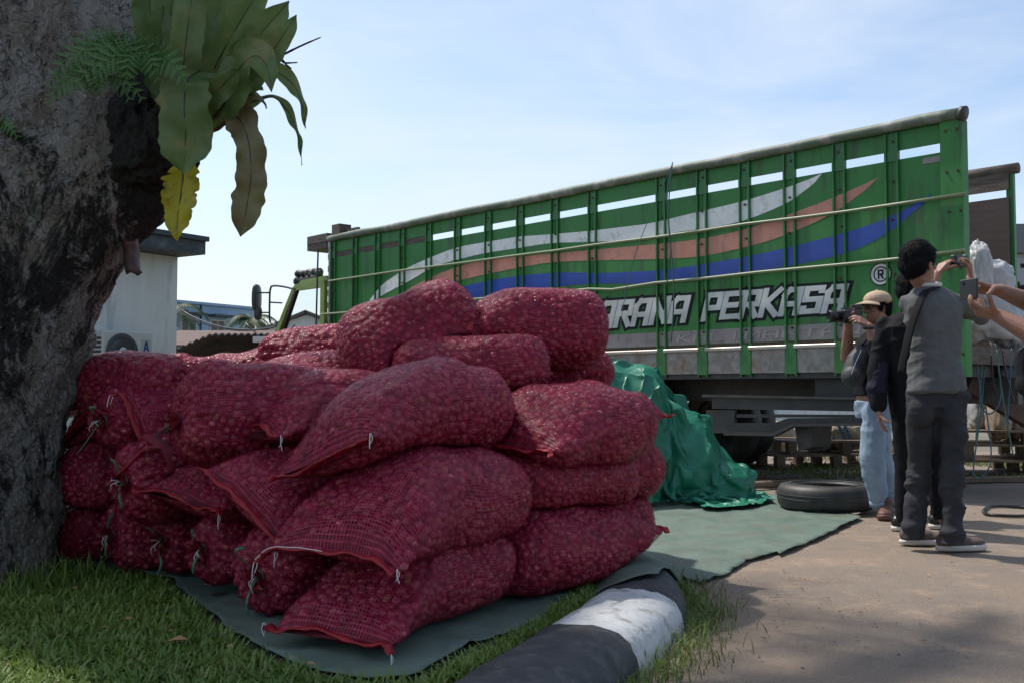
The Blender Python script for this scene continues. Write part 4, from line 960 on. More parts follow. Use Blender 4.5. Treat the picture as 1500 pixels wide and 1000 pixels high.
# ------------------------------------------------------------ cargo and clutter behind the truck's tail
def blobby(name, c, rad, m, seed, parent=None, amp=.12, n=28, sq=2.6, fr=4.0, rot=0, **k):
    V = []; c = Vector(c)
    for i in range(n + 1):
        th = math.pi * i / n
        for j in range(2 * n):
            ph = math.pi * j / n; cx, cy = sup(ph, sq); cz = math.cos(th); sz = math.sin(th) ** .8
            V.append((cx * sz, cy * sz, math.copysign(abs(cz) ** .75, cz)))
    V = np.array(V); d = 1 + amp * fbm(V * fr * .6 + seed * 7.7, 4, seed) - amp * .8 * np.abs(vnoise(V * fr + seed, seed)) ; V = V * d[:, None] * np.array(rad)
    Rz = np.array(Matrix.Rotation(rot, 3, 'Z')); V = V @ Rz.T + np.array(c)
    Fc = [(i * 2 * n + j, (i + 1) * 2 * n + j, (i + 1) * 2 * n + (j + 1) % (2 * n), i * 2 * n + (j + 1) % (2 * n)) for i in range(n) for j in range(2 * n)]
    return link(name, mesh(name, V, Fc, m, True), parent, parent is not None, **k)
gW = 'white plastic bags piled on the tail of the truck bed'
c = P(1452, 415, 8.9); blobby('plastic_bag', (c.x, c.y, c.z), (.20, .16, .22), M_PLASTIC, 1, amp=.24, label='crumpled white plastic bag on top, beside the brown panel', cat='plastic bag', group=gW)
c = P(1448, 460, 8.9); blobby('plastic_bag', (c.x, c.y, c.z), (.26, .22, .26), M_PLASTIC, 2, amp=.22, label='larger sagging white bag resting on the truck bed', cat='plastic bag', group=gW)
c = P(1436, 398, 8.7); blobby('plastic_bag', (c.x, c.y, c.z), (.10, .10, .26), M_PLASTIC, 3, amp=.2, label='narrow upright white bag right behind the raised hands', cat='plastic bag', group=gW)
c = P(1475, 480, 9.0); blobby('plastic_bag', (c.x, c.y, c.z), (.16, .2, .20), M_PLASTIC, 5, amp=.22, label='lowest white bag with a blue line, above the slanted beam', cat='plastic bag', group=gW)
# tail ramp
rt = empty('loading_ramp', P(1470, 700, 9.5) * 1.0, 0, label='rusty steel loading ramp sloping down from the truck tail', cat='ramp')
rt.location.z = 0
for off in (0, .9):
    a = P(1418, 556, 8.6 + off); b = P(1560, 640, 8.9 + off); d = (b - a); mb = MB(); L_ = d.length
    Mx = Matrix.Translation(a) @ d.to_track_quat('X', 'Z').to_matrix().to_4x4(); mb.box((0, -.04, -.10), (L_, .04, .10), Mx); mb.build('side_beam', M_RUSTIRON, rt, world=True)
for k in range(7):
    a = P(1418, 556, 8.6).lerp(P(1560, 640, 8.9), (k + .5) / 7); b = P(1418, 556, 9.5).lerp(P(1560, 640, 9.8), (k + .5) / 7)
    MB().tube([a, b], .03, 6).build('rung', M_RUSTIRON, rt, world=True)
rc = random.Random(5)
for k in range(7):
    x = 1430 + (0, 22, 9, 38, 14, 52, 30)[k]; Y = 8.1 + rc.uniform(-.25, .25); y0 = 512 + rc.uniform(-4, 10); y1 = (598, 560, 640, 575, 690, 610, 655)[k]; m_ = (M_CORDB, M_DEV, M_CORDG, M_DEV, M_CORDB, M_CORDB, M_CORDG)[k]
    w = (10, 3, -9, 14, -18, -6, 22)[k]; pts = [P(x, y0, Y), P(x + w * .4, (y0 + y1) * .5, Y), P(x + w, y1, Y)] + ([P(x + w + 14, y1 + 6, Y), P(x + w + 26, y1 - 22, Y), P(x + w + 18, y1 - 95, Y)] if k in (0, 4) else [P(x + w + 3, y1 + 12, Y)])
    o = MB().tube(catmull(pts, 6), .006, 5).build('cord', m_, None, True); tag(o, ['blue cord with a short loop beside the standing man', 'short black cord hanging straight from the truck tail', 'green cord hanging past the slanted beam', 'black cord slanting down beside the green one', 'longest blue cord, looping down to the pallets', 'straight blue cord nearest the right picture edge', 'green cord reaching down and right over the pallets'][k], 'cord', 'cords hanging from the truck tail')
# dark bundle beneath the bags
c = P(1462, 545, 8.8); blobby('dark_bundle', (c.x, c.y, c.z), (.30, .25, .20), M_DARK, 8, amp=.3, label='dark tarpaulin bundle stuffed below the white bags at the truck tail', cat='bundle')

def pallet(x, y, z, rz, label, group, L=1.2, W=1.0, H=.13):
    r = empty('pallet', (x, y, z), rz, label=label, cat='pallet', group=group); rp = random.Random(int(x * 100 + z * 1000))
    for k in range(7): 
        t = -W / 2 + k * (W - .1) / 6; MB().box((-L / 2, t, H - .02), (L / 2, t + .095 + rp.uniform(-.01, .005), H + rp.uniform(-.002, .003))).build('plank', M_WOODL, r)
    for k in range(3): 
        for j in range(3): MB().box((-L / 2 + k * (L - .1) / 2, -W / 2 + j * (W - .1) / 2, .022), (-L / 2 + k * (L - .1) / 2 + .1, -W / 2 + j * (W - .1) / 2 + .1, H - .0225)).build('block', M_WOODL, r)
    for k in range(3): t = -L / 2 + k * (L - .1) / 2; MB().box((t, -W / 2, 0), (t + .1, W / 2, .02)).build('runner', M_WOODL, r)
gp = 'pallets stacked on the ground beyond the truck'
q = G(1218, 690); 
pallet(q.x + .1, 12.2, .0, R(12), 'bottom brown wooden pallet behind the truck under the sacks', gp, 1.5, 1.0, .16)
pallet(q.x + .25, 12.25, .165, R(8), 'upper brown wooden pallet behind the truck, holding white sacks', gp, 1.4, 1.0, .15)
q = G(1450, 690)
pallet(q.x + .2, 11.2, .0, R(-6), 'bottom pallet at the right beneath the cords', gp, 1.6, 1.0, .16)
pallet(q.x + .3, 11.2, .165, R(-3), 'second pallet from the ground at the right', gp, 1.6, 1.0, .16)
pallet(q.x + .2, 11.2, .33, R(-8), 'top pallet at the right carrying beige sacks', gp, 1.6, 1.0, .14)
gs = 'pale sacks standing on pallets beyond the truck'
for k, (px, py, Y, rx, rz_, m_, lb) in enumerate(((1196, 640, 12.2, .17, .17, M_PLASTIC, 'round white sack leftmost on the far pallets'), (1236, 638, 12.3, .27, .18, M_TAN, 'wide pale sack with blue bands on the far pallets'),
        (1140, 638, 13.4, .22, .20, M_TAN, 'tan sack seen under the truck beside the wheel'), (1438, 600, 11.3, .14, .24, M_PLASTIC, 'bluish white sack on the right pallets by the trousers'), (1462, 612, 11.0, .11, .24, M_TAN, 'beige sack standing on the right pallets'), (1488, 612, 11.1, .12, .24, M_TAN, 'beige sack on the right pallets at the picture edge'))):
    c = P(px, py, Y); o = blobby('pale_sack', c, (rx, .2, rz_), m_, 11 + k, amp=.15, label=lb, cat='sack', group=gs)
    if k == 1:
        for e in (-.07, .0): 
            V = [Vector(c) + Vector((e + s * .02 + (t - .5) * .10, -.20 * (1 - .35 * (t - .5) ** 2) - .012, (.5 - t) * .26)) for t in np.linspace(0, 1, 8) for s in (-1, 1)]
            bd = link('blue_band', mesh('blue_band', V, [(2 * i, 2 * i + 1, 2 * i + 3, 2 * i + 2) for i in range(7)], M_CORDB), o)
q = G(1130, 708); o = MB().tube([G(1060, 712, .04) , G(1172, 706, .04)], .035, 10).build('pipe', M_WOODL, None, True); tag(o, 'brown pipe lying on the ground behind the round tyre', 'pipe', 'pipes on the ground under the truck')
o = MB().tube([G(1060, 704, .04), G(1168, 699, .04)], .03, 10).build('pipe', M_RUSTIRON, None, True); tag(o, 'darker pipe lying farther under the truck', 'pipe', 'pipes on the ground under the truck')
o = MB().tube(catmull([G(a, b, .012) for a, b in ((1440, 748), (1452, 741), (1500, 742), (1530, 748), (1500, 755), (1450, 753), (1440, 748))], 5), .012, 6).build('cable_coil', M_DEV, None, True); tag(o, 'flat black loop of cable on the road at the right edge', 'cable')
for k, (px, py) in enumerate(((1375, 703), (1200, 722))): 
    a = G(px - 60, py, .03); b = G(px + 150, py - 3, .03); d = b - a; Mx = Matrix.Translation(a) @ d.to_track_quat('X', 'Z').to_matrix().to_4x4()
    o = MB().box((0, -.06, -.02), (d.length, .06, .02), Mx).build('timber', (M_WOODL, M_WOOD)[k]); tag(o, ['long pale timber on the ground beneath the pallets at right', 'dark plank on the ground beyond the loose tyre'][k], 'timber')

# loose tyre
q = G(1224, 752); r = .355; tw = .19
tr = empty('loose_tyre', (q.x, q.y + .22, .012), 0, label='worn black tyre lying flat on the corner of the green tarpaulin', cat='tyre')
mb = MB(); a = np.linspace(0, 2 * math.pi, 20, endpoint=False); prof = []
prof = [(r * .60, .03), (r * .62, .012), (r * .80, 0), (r * .93, .012), (r * .985, .04), (r, .07), (r, tw - .07), (r * .985, tw - .04), (r * .93, tw - .012), (r * .80, tw), (r * .62, tw - .012), (r * .60, tw - .03), (r * .62, tw - .035), (r * .8, tw - .03), (r * .95, tw - .06), (r * .95, .06), (r * .8, .03), (r * .62, .035)]
o = mb.lathe(prof[::-1], 72, None, True).build('casing', M_RUBBER, tr, True)
for zc_ in (.085, .115):
    MB().lathe([(r + .0005, zc_ - .004), (r + .003, zc_ - .003), (r + .003, zc_ + .003), (r + .0005, zc_ + .004)], 72, None, True).build('tread_rib', M_RUBBER, tr, True)
MB().lathe([(r * .70, tw - .004), (r * .71, tw + .001), (r * .74, tw + .002), (r * .75, tw - .002)], 60, None, True).build('sidewall_ring', M_RUBBER, tr, True)

# ------------------------------------------------------------ crumpled green tarpaulin
def ridged(p, o=4, seed=0):
    s = 0; a = 1; t = 0
    for k in range(o): s = s + a * (1 - np.abs(vnoise(p * 2.05 ** k + 9 * k, seed + k))) ** 2; t += a; a *= .5
    return s / t
def ell_mesh(c, r, rot=None, n=16):
    V = []; c = Vector(c); m = n // 2 + 2
    for i in range(m):
        th = math.pi * (i + .35) / (m - .3)
        for k in range(n):
            a = 2 * math.pi * k / n; v = Vector((r[0] * math.sin(th) * math.cos(a), r[1] * math.sin(th) * math.sin(a), -r[2] * math.cos(th)))
            V.append(c + (rot @ v if rot is not None else v))
    Fc = [(i * n + k, i * n + (k + 1) % n, (i + 1) * n + (k + 1) % n, (i + 1) * n + k) for i in range(m - 1) for k in range(n)] + [tuple(range(n))[::-1], tuple((m - 1) * n + k for k in range(n))]
    return V, Fc
def cloth_heap():
    import time; t0 = time.time()
    SC.frame_start = 1; SC.frame_end = 60
    obs = []
    def ob(v, f):
        me = mesh('obstacle', v, f); o = bpy.data.objects.new('obstacle', me); COL.objects.link(o); o.modifiers.new('c', 'COLLISION'); o.collision.thickness_outer = .015; o.collision.cloth_friction = 20; obs.append(o)
    for c, r in (((.76, 8.3, .50), (.34, .40, .62)), ((1.03, 8.25, .42), (.26, .34, .66)), ((1.36, 8.25, .25), (.28, .30, .46)), ((1.66, 8.25, .1), (.24, .26, .22))):
        ob(*ell_mesh(c, r, None, 24))
    ob([(-4, 4, .02), (6, 4, .02), (6, 12, .02), (-4, 12, .02)], [(0, 1, 2, 3)])
    n, m = 120, 120; W, D = 3.5, 3.3; V = []; r = np.random.default_rng(3)
    gx, gy = np.meshgrid(np.linspace(-.5, .5, n), np.linspace(-.5, .5, m), indexing='ij')
    flat = np.c_[gx.ravel() * W, gy.ravel() * D, np.zeros(n * m)]
    # start gathered: squeezed to 62 % of its size with the slack standing up as folds
    q = flat.copy(); k = .60; q[:, 0] *= k; q[:, 1] *= k
    w1 = np.sin(flat[:, 0] * 15 + 2.4 * vnoise(flat * 1.7, 1)) * .055 + np.sin(flat[:, 1] * 13 + 2.6 * vnoise(flat * 1.9 + 5, 2)) * .055
    q[:, 2] = 1.42 + w1 + .05 * fbm(flat * 3, 3, 4) - (q[:, 0] * .22)
    q[:, 0] += 1.22 + .04 * vnoise(flat * 4, 7); q[:, 1] += 8.2 + .04 * vnoise(flat * 4, 8)
    Fc = [(i * m + j, (i + 1) * m + j, (i + 1) * m + j + 1, i * m + j + 1) for i in range(n - 1) for j in range(m - 1)]
    me = mesh('crumpled_tarp', flat, Fc, M_TARP2, True); o = bpy.data.objects.new('crumpled_tarp', me); COL.objects.link(o)
    o.shape_key_add(name='Basis'); 
    me2 = mesh('t', q, Fc); o2 = bpy.data.objects.new('t', me2); COL.objects.link(o2)
    # rest shape flat: simulate from the gathered mesh with the flat one as rest key
    bpy.data.objects.remove(o); o = o2; o.shape_key_add(name='Basis'); sk = o.shape_key_add(name='rest'); sk.data.foreach_set('co', flat.ravel()); 
    cl = o.modifiers.new('cloth', 'CLOTH'); st = cl.settings; st.rest_shape_key = sk; st.quality = 6; st.mass = .25; st.tension_stiffness = 25; st.compression_stiffness = 25; st.shear_stiffness = 12; st.bending_stiffness = .8; st.air_damping = 1
    st.tension_damping = 10; st.compression_damping = 10; st.shear_damping = 10
    cl.collision_settings.distance_min = .012; cl.collision_settings.use_self_collision = False; cl.collision_settings.collision_quality = 2
    cl.point_cache.frame_start = 1; cl.point_cache.frame_end = 60
    for f in range(1, 46): SC.frame_set(f)
    dg = bpy.context.evaluated_depsgraph_get(); ev = o.evaluated_get(dg); res = bpy.data.meshes.new_from_object(ev); bpy.data.objects.remove(o)
    for x in obs: bpy.data.objects.remove(x)
    SC.frame_set(1)
    res.materials.clear(); res.materials.append(M_TARP2); res.shade_smooth(); res.name = 'crumpled_tarp'
    o = link('crumpled_tarp', res); tag(o, 'shiny dark green tarpaulin crumpled in a heap against the truck', 'tarpaulin')
    ss = o.modifiers.new('s', 'SUBSURF'); ss.levels = 1; ss.render_levels = 1

cloth_heap()

# ------------------------------------------------------------ buildings and far things
def wbox(lo, hi, name, m, parent, bev=0): return MB().box(lo, hi, bev=bev).build(name, m, parent)
bp_ = P(258, 525, 15.4); bld = empty('white_building', (bp_.x, bp_.y, 0), R(57), label='plain white building with dark flat roof slab and air conditioner', cat='building')
zr = P(258, 377, 15.4).z
wbox((-5.2, 0, 0), (0, 4, zr), 'wall', M_WALLW, bld)
sl = MB(); zt = P(298, 352, 15.2).z
wbox((-5.4, -.55, zr + .005), (.06, 4.2, zr + .20), 'roof_slab', M_ROOFD, bld); wbox((-5.4, -.60, zr + .20), (.09, -.52, zr + .27), 'roof_edge', M_ROOFD, bld)
for x in (-.40, -1.3, -2.2, -.0 - .0): wbox((x - .03, .1, zr + .21), (x + .03, .16, zr + .55), 'parapet_post', M_GREYM, bld)
wbox((-5.3, .05, zr + .50), (-.35, .22, zr + .80), 'gutter_beam', M_GREYM, bld)
wbox((-5.2, -.02, 1.70), (-.9, .003, 1.74), 'ledge', M_WALLW, bld)
# air conditioner
wd = Vector((math.cos(R(57)), math.sin(R(57)), 0)); qa = Vector((bp_.x, bp_.y, 0)) - wd * 1.18 + Vector((wd.y, -wd.x, 0)) * .30
ac = empty('air_conditioner', (qa.x, qa.y, P(160, 545, 14.4).z - .06), R(57), label='beige outdoor air conditioning unit with round fan grille on the wall', cat='air conditioner')
wbox((-.40, -.15, 0), (.42, .17, .62), 'casing', M_ACW, ac, .02)
MB().lathe([(.03, 0), (.25, 0), (.26, .012), (.03, .013)], 36, Matrix.Translation((-.10, -.152, .33)) @ Matrix.Rotation(R(90), 4, 'X'), True).build('fan_recess', M_GREYM, ac, True)
for rr_ in np.linspace(.07, .24, 7): MB().lathe([(rr_ - .004, 0), (rr_, .006), (rr_ + .004, 0), (rr_, -.004)], 36, Matrix.Translation((-.10, -.172, .33)) @ Matrix.Rotation(R(90), 4, 'X'), True).build('grille_ring', M_DARK2, ac, True)
MB().lathe([(.0, 0), (.065, 0), (.07, .01), (.0, .012)], 24, Matrix.Translation((-.10, -.178, .33)) @ Matrix.Rotation(R(90), 4, 'X'), True).build('fan_hub', M_ACW, ac, True)
for k in range(3):
    a = k * 2.094; MB().box((.05, -.05, -.004), (.21, .05, .004), Matrix.Translation((-.10, -.160, .33)) @ Matrix.Rotation(R(90), 4, 'X') @ Matrix.Rotation(a, 4, 'Z')).build('fan_blade', M_GREYM, ac)
for k in range(8): MB().box((-.405, -.12 + 0, .08 + k * .06), (-.399, .12, .11 + k * .06)).build('vent_slot', M_DARK, ac)
for s in (-.3, .32): wbox((s - .02, -.14, -.05), (s + .02, .42, -.0), 'wall_bracket', M_GREYM, ac)
sgp = wbox((.22, -.156, .12), (.37, -.151, .52), 'badge', mat('sign_green', (.36, .42, .38), .5), ac)
mb = MB()
for zc_ in (.42, .24):
    for k, qd in enumerate([[(-.05, -.075), (-.022, -.075), (.008, .075), (-.014, .075)], [(.022, -.075), (.05, -.075), (.014, .075), (-.008, .075)], [(-.03, -.035), (.03, -.035), (.022, -.012), (-.022, -.012)]]):
        mb.add([(x + .295, -.1575 - .0004 * k - y_, z + zc_) for y_ in (0, .002) for x, z in qd], [(3, 2, 1, 0), (4, 5, 6, 7), (0, 1, 5, 4), (1, 2, 6, 5), (2, 3, 7, 6), (3, 0, 4, 7)])
o = mb.build('letter', M_BLUEDK, sgp)
# blue building
q0 = P(250, 443, 42); q1 = P(372, 461, 46); d = (q1 - q0); d.z = 0; bb = empty('blue_building', (q0.x, q0.y, 0), math.atan2(d.y, d.x), label='long pale blue building far behind the shed roof', cat='building')
wbox((-2, 0, 0), (d.length, 8, q0.z), 'wall', M_BLUEW, bb); wbox((-2.1, -.12, q0.z + .01), (d.length + .1, 8.1, q0.z + .12), 'roof_edge', M_BLUEW, bb)
wbox((1.55, -.06, 0), (1.62, -.003, q0.z), 'downpipe', M_BLUEDK, bb)
for px in (293, 347):
    xx = (P(px, 475, 43).x - q0.x) * 1.02; zc_ = P(px, 477, 43).z
    f = wbox((xx - .42, -.05, zc_ - .45), (xx + .42, -.004, zc_ + .32), 'window', M_ACW, bb)
    for s in (-.36, .03): MB().box((xx + s, -.062, zc_ - .38), (xx + s + .33, -.053, zc_ + .26)).build('pane', M_SCREEN, f)
    wbox((xx - .55, -.5, zc_ + .42), (xx + .6, -.004, zc_ + .52), 'awning', M_ROOFD, bb)
# shed
q0 = P(246, 520, 24); sh = empty('open_shed', (q0.x, q0.y, 0), 0, label='open shed with long dark corrugated roof behind the heap', cat='shed')
xl, xr = 0, 4.6; zf = P(300, 489, 24).z; zb = P(300, 519, 28).z
V = []; Fc = []; n = 90
for i in range(n + 1):
    x = xl + (xr - xl) * i / n; w = .03 * math.sin(i * 2.1); fr = zf - .42 * max(0, 1 - x / 1.0)
    V += [(x, 0, fr + w), (x, 4, min(fr - .05, zb) + w)]
Fc = [(2 * i, 2 * i + 2, 2 * i + 3, 2 * i + 1) for i in range(n)]
o = link('roof', mesh('roof', V, Fc, M_SHED), sh); o.modifiers.new('s', 'SOLIDIFY').thickness = .03
for k in range(6): wbox((.1 + k * .86, .5, 0), (.18 + k * .86, .58, zf - .45), 'post', M_DARK2, sh)
for k in range(5): MB().tube([(.2 + k * .8, 3.2, zb - .0), (.5 + k * .8, 3.2, zb - .22), (.9 + k * .8, 3.2, zb)], .03, 6).build('truss', M_DARK2, sh)
wbox((-.5, 3.6, 0), (4.8, 3.7, zb - .25), 'back_wall', M_DARK2, sh); wbox((.9, 3.3, zb - .30), (2.4, 3.4, zb - .22), 'white_beam', M_ACW, sh)
wbox((2.0, -.06, zf - .20), (2.5, -.04, zf - .06), 'sign_board', M_ACW, sh)
q0 = P(246, 485, 30); rs_ = empty('rusty_roofed_house', (q0.x, q0.y, 0), 0, label='low house with a rusty tiled roof between shed and blue building', cat='house')
V = [(-1, 0, P(250, 505, 30).z), (3.2, 0, P(250, 505, 30).z), (2.2, 4, P(250, 484, 34).z), (-1, 4, P(250, 484, 34).z)]
o = link('roof', mesh('roof', V, [(0, 1, 2, 3)], M_RUST), rs_); o.modifiers.new('s', 'SOLIDIFY').thickness = .08; wbox((-1, .3, 0), (3, 4, P(250, 505, 30).z - .03), 'wall', M_WALLW, rs_)
q0 = P(383, 475, 36); gb = empty('gabled_house', (q0.x, q0.y, 0), 0, label='small grey gabled house just left of the truck cab', cat='house')
zg = P(392, 455, 36).z; z2 = P(383, 487, 36).z
MB().prism([(0, 0), (0, z2), (0 + 1.6, z2 + 1.1), (3.2, z2), (3.2, 0)], 0, 6, 1).build('wall', M_WALLW, gb) if False else MB().add([(x, y, z) for y in (0, 6) for x, z in ((-.2, 0), (-.2, z2), (1.6, zg - .15), (3.4, z2), (3.4, 0))], [(0, 1, 2, 3, 4), (9, 8, 7, 6, 5)] + [(k, k + 5, (k + 1) % 5 + 5, (k + 1) % 5) for k in range(5)]).build('wall', M_WALLW, gb)
for s in (0, 1):
    V = [(x, y, z) for (x, z) in (((-.5, z2 - .1), (1.6, zg)) if s == 0 else ((1.6, zg), (3.7, z2 - .1))) for y in (-.3, 6)]
    o = link('roof', mesh('roof', V, [(0, 2, 3, 1)], M_SHED), gb); o.modifiers.new('s', 'SOLIDIFY').thickness = .1
# palms
def palm(px, py, Y, h, label, crown=1.0, seed=0):
    c = P(px, py, Y); r = empty('palm_tree', (c.x, c.y, 0), 0, label=label, cat='palm', group='palms behind the sheds'); rp = random.Random(seed)
    MB().tube([(0, 0, 0), (.06, 0, c.z * .5), (0, 0, c.z)], [.16, .12, .10], 8).build('trunk', M_WOOD, r, True)
    for k in range(16):
        a = k * 2.399 + seed; up = rp.uniform(.1, 1.0); Ls = crown * rp.uniform(.8, 1.2); mb = MB(); pts = []
        for i in range(9):
            t = i / 8; pts.append(Vector((math.cos(a) * Ls * t, math.sin(a) * Ls * t, c.z + Ls * (up * t - 1.1 * t * t))))
        mb.tube(pts, .015 * crown, 4)
        for i in range(1, 9):
            for s in (-1, 1):
                for dd in (0, .5):
                    p0 = pts[i - 1].lerp(pts[i], dd); dr = (pts[i] - pts[i - 1]).normalized(); side = Vector((-math.sin(a), math.cos(a), 0)) * s; l = .34 * crown * (1 - .6 * abs(i / 8 - .4))
                    e = p0 + side * l * .75 + dr * l * .5 + Vector((0, 0, -l * .45)); w = dr * .035 * crown; mb.add([p0 - w, p0 + w, e], [(0, 1, 2)])
        mb.build('frond', M_PALM, r)
palm(369, 468, 38, 4, 'small palm with drooping fronds in front of the blue building', 1.15, 1)
palm(254, 452, 40, 4, 'palm crown peeking from behind the white building', 1.2, 2)
for k, (a, b) in enumerate((((262, 452, 30), (420, 474, 26)), ((262, 456, 30), (420, 474, 26)), ((360, 473, 26), (432, 476, 25)))):
    A_ = P(*a); B_ = P(*b); o = MB().tube([A_.lerp(B_, t) + Vector((0, 0, -.35 * 4 * t * (1 - t))) for t in np.linspace(0, 1, 16)], .02, 5).build('overhead_wire', M_DEV, None, True)
    tag(o, ['upper sagging overhead wire crossing the blue building', 'lower sagging overhead wire crossing the blue building', 'short overhead wire ending at the truck cab'][k], 'wire', 'overhead wires')
# building at the right edge and wall behind the trucks
q0 = P(1487, 470, 26); rb_ = empty('grey_building', (q0.x, q0.y, 0), R(-5), label='pale grey building with dark fascia at the right edge', cat='building')
z1 = P(1490, 372, 26).z; z2 = P(1490, 330, 26).z
wbox((.06, 0, 0), (9, 6, z1), 'wall', mat('wall_grey', (.34, .36, .38), .8, col2=(.3, .31, .33), nscale=1), rb_); wbox((.0, -.2, z1 + .005), (9, 6.2, z2), 'fascia', M_GREYM, rb_)
# letter J on the wall
mb = MB(); c_ = (P(1496, 404, 26) - q0); 
for k, (x0_, y0_, x1_, y1_) in enumerate(((.12, .1, .26, .55), (-.16, -.1, .24, .05), (-.18, .0, -.06, .14), (-.02, .5, .4, .6))): mb.box((c_.x + x0_, -.02 - .001 * k, q0.z + c_.z + y0_ - .3), (c_.x + x1_, -.003, q0.z + c_.z + y1_ - .3))
mb.build('letter', M_BLACKP, rb_)
q0 = P(900, 600, 30); wl_ = empty('boundary_wall', (q0.x, q0.y, 0), 0, label='low white boundary wall glimpsed beneath the truck', cat='wall')
wbox((-6, 0, 0), (22, .2, 1.35), 'panel', M_WALLW, wl_); wbox((-6, -.03, 1.355), (22, .23, 1.42), 'coping', M_WALLW, wl_)

# ------------------------------------------------------------ people
def cap_mesh(p0, r0, p1, r1, n=14):
    p0, p1 = Vector(p0), Vector(p1); d = p1 - p0; L = max(d.length, 1e-5); q = d.to_track_quat('Z', 'Y') if d.length > 1e-6 else Vector((0, 0, 1)).to_track_quat('Z', 'Y')
    prof = [(r0 * math.cos(a) , r0 * math.sin(a)) for a in np.linspace(-1.5, 0, 5)] + [(r1 * math.cos(a), L + r1 * math.sin(a)) for a in np.linspace(0, 1.5, 5)]
    V = []; Mx = Matrix.Translation(p0) @ q.to_matrix().to_4x4()
    for r, z in prof:
        for k in range(n): a = 2 * math.pi * k / n; V.append(Mx @ Vector((r * math.cos(a), r * math.sin(a), z)))
    m = len(prof); Fc = [(i * n + k, i * n + (k + 1) % n, (i + 1) * n + (k + 1) % n, (i + 1) * n + k) for i in range(m - 1) for k in range(n)] + [tuple(range(n))[::-1], tuple((m - 1) * n + k for k in range(n))]
    return V, Fc
def loft(rings, n=20):
    """rings: (centre, half width, half depth, yaw of the width axis)"""
    V = []
    for c, w, d, yw in rings:
        ux = Vector((math.cos(yw), math.sin(yw), 0)); uy = Vector((-ux.y, ux.x, 0)); c = Vector(c)
        for k in range(n):
            a = 2 * math.pi * k / n; x, y = sup(a, 2.3); V.append(c + ux * w * x + uy * d * y)
    m = len(rings); Fc = [(i * n + k, i * n + (k + 1) % n, (i + 1) * n + (k + 1) % n, (i + 1) * n + k) for i in range(m - 1) for k in range(n)] + [tuple(range(n))[::-1], tuple((m - 1) * n + k for k in range(n))]
    if rings[0][0][2] > rings[-1][0][2]: Fc = [f[::-1] for f in Fc]
    return V, Fc
def skin(name, prims, voxel, m, parent, smooth=5, disp=None, hem=None, **k):
    V = []; Fc = []
    for v, f in prims: n = len(V); V += v; Fc += [tuple(i + n for i in q) for q in f]
    me = mesh(name, V, Fc); tmp = bpy.data.objects.new('tmp', me); COL.objects.link(tmp)
    md = tmp.modifiers.new('r', 'REMESH'); md.mode = 'VOXEL'; md.voxel_size = voxel
    if smooth: ms = tmp.modifiers.new('s', 'SMOOTH'); ms.iterations = smooth; ms.factor = .5
    dg = bpy.context.evaluated_depsgraph_get(); ev = tmp.evaluated_get(dg); me2 = bpy.data.meshes.new_from_object(ev); bpy.data.objects.remove(tmp); bpy.data.meshes.remove(me)
    me2.name = name; me2.materials.clear(); me2.materials.append(m)
    if disp is not None:
        n = len(me2.vertices); co = np.empty(n * 3); me2.vertices.foreach_get('co', co); nr = np.empty(n * 3); me2.vertices.foreach_get('normal', nr); co = co.reshape(-1, 3); nr = nr.reshape(-1, 3)
        co = co + nr * disp(co)[:, None]
        if hem is not None: co[:, 2] = np.maximum(co[:, 2], hem + .006 * np.sin(co[:, 0] * 60))
        me2.vertices.foreach_set('co', co.ravel()); me2.update()
    me2.shade_smooth()
    return link(name, me2, parent, True, **k)
def hand(w, fwd, pn, side, s=1.0, curl=(.5, .7, .5), spread=.10, thumb=(.6, .6), tcurl=.4, each=None):
    """w wrist, fwd towards the fingers, pn palm normal, side towards the thumb"""
    w, fwd, pn = Vector(w), Vector(fwd).normalized(), Vector(pn); pn = (pn - fwd * pn.dot(fwd)).normalized(); sd = Vector(side); sd = (sd - fwd * sd.dot(fwd) - pn * sd.dot(pn)).normalized()
    pr = []; xs = (.030, .010, -.011, -.030); ls = (.072, .080, .075, .060); rs_ = (.0092, .0094, .0090, .0080)
    for i in range(4):
        b = w + (fwd * (.088 - .006 * abs(i - 1)) + sd * xs[i]) * s
        pr.append(cap_mesh(w + sd * xs[i] * .55 * s + fwd * .005 * s, .0165 * s, b, .0128 * s))
        d = (fwd + sd * spread * (1.2 - i) * .8).normalized(); p = b; ang = 0
        cu = each[i] if each else curl
        for j, (fr, c_) in enumerate(zip((.46, .30, .24), cu)):
            ang += c_; dd = d * math.cos(ang) + pn * math.sin(ang); q = p + dd * ls[i] * fr * s
            pr.append(cap_mesh(p, rs_[i] * (1 - .08 * j) * s, q, rs_[i] * (.93 - .08 * j) * s)); p = q
    p = w + (fwd * .022 + sd * .020) * s; d = (fwd * thumb[0] + sd * thumb[1] + pn * .25).normalized(); q = p + d * .042 * s; pr.append(cap_mesh(p, .0155 * s, q, .0115 * s))
    for fr in (.034, .027):
        d = (d + fwd * .35 * tcurl + pn * tcurl).normalized(); p, q = q, q + d * fr * s; pr.append(cap_mesh(p, .0112 * s, q, .0095 * s))
    return pr
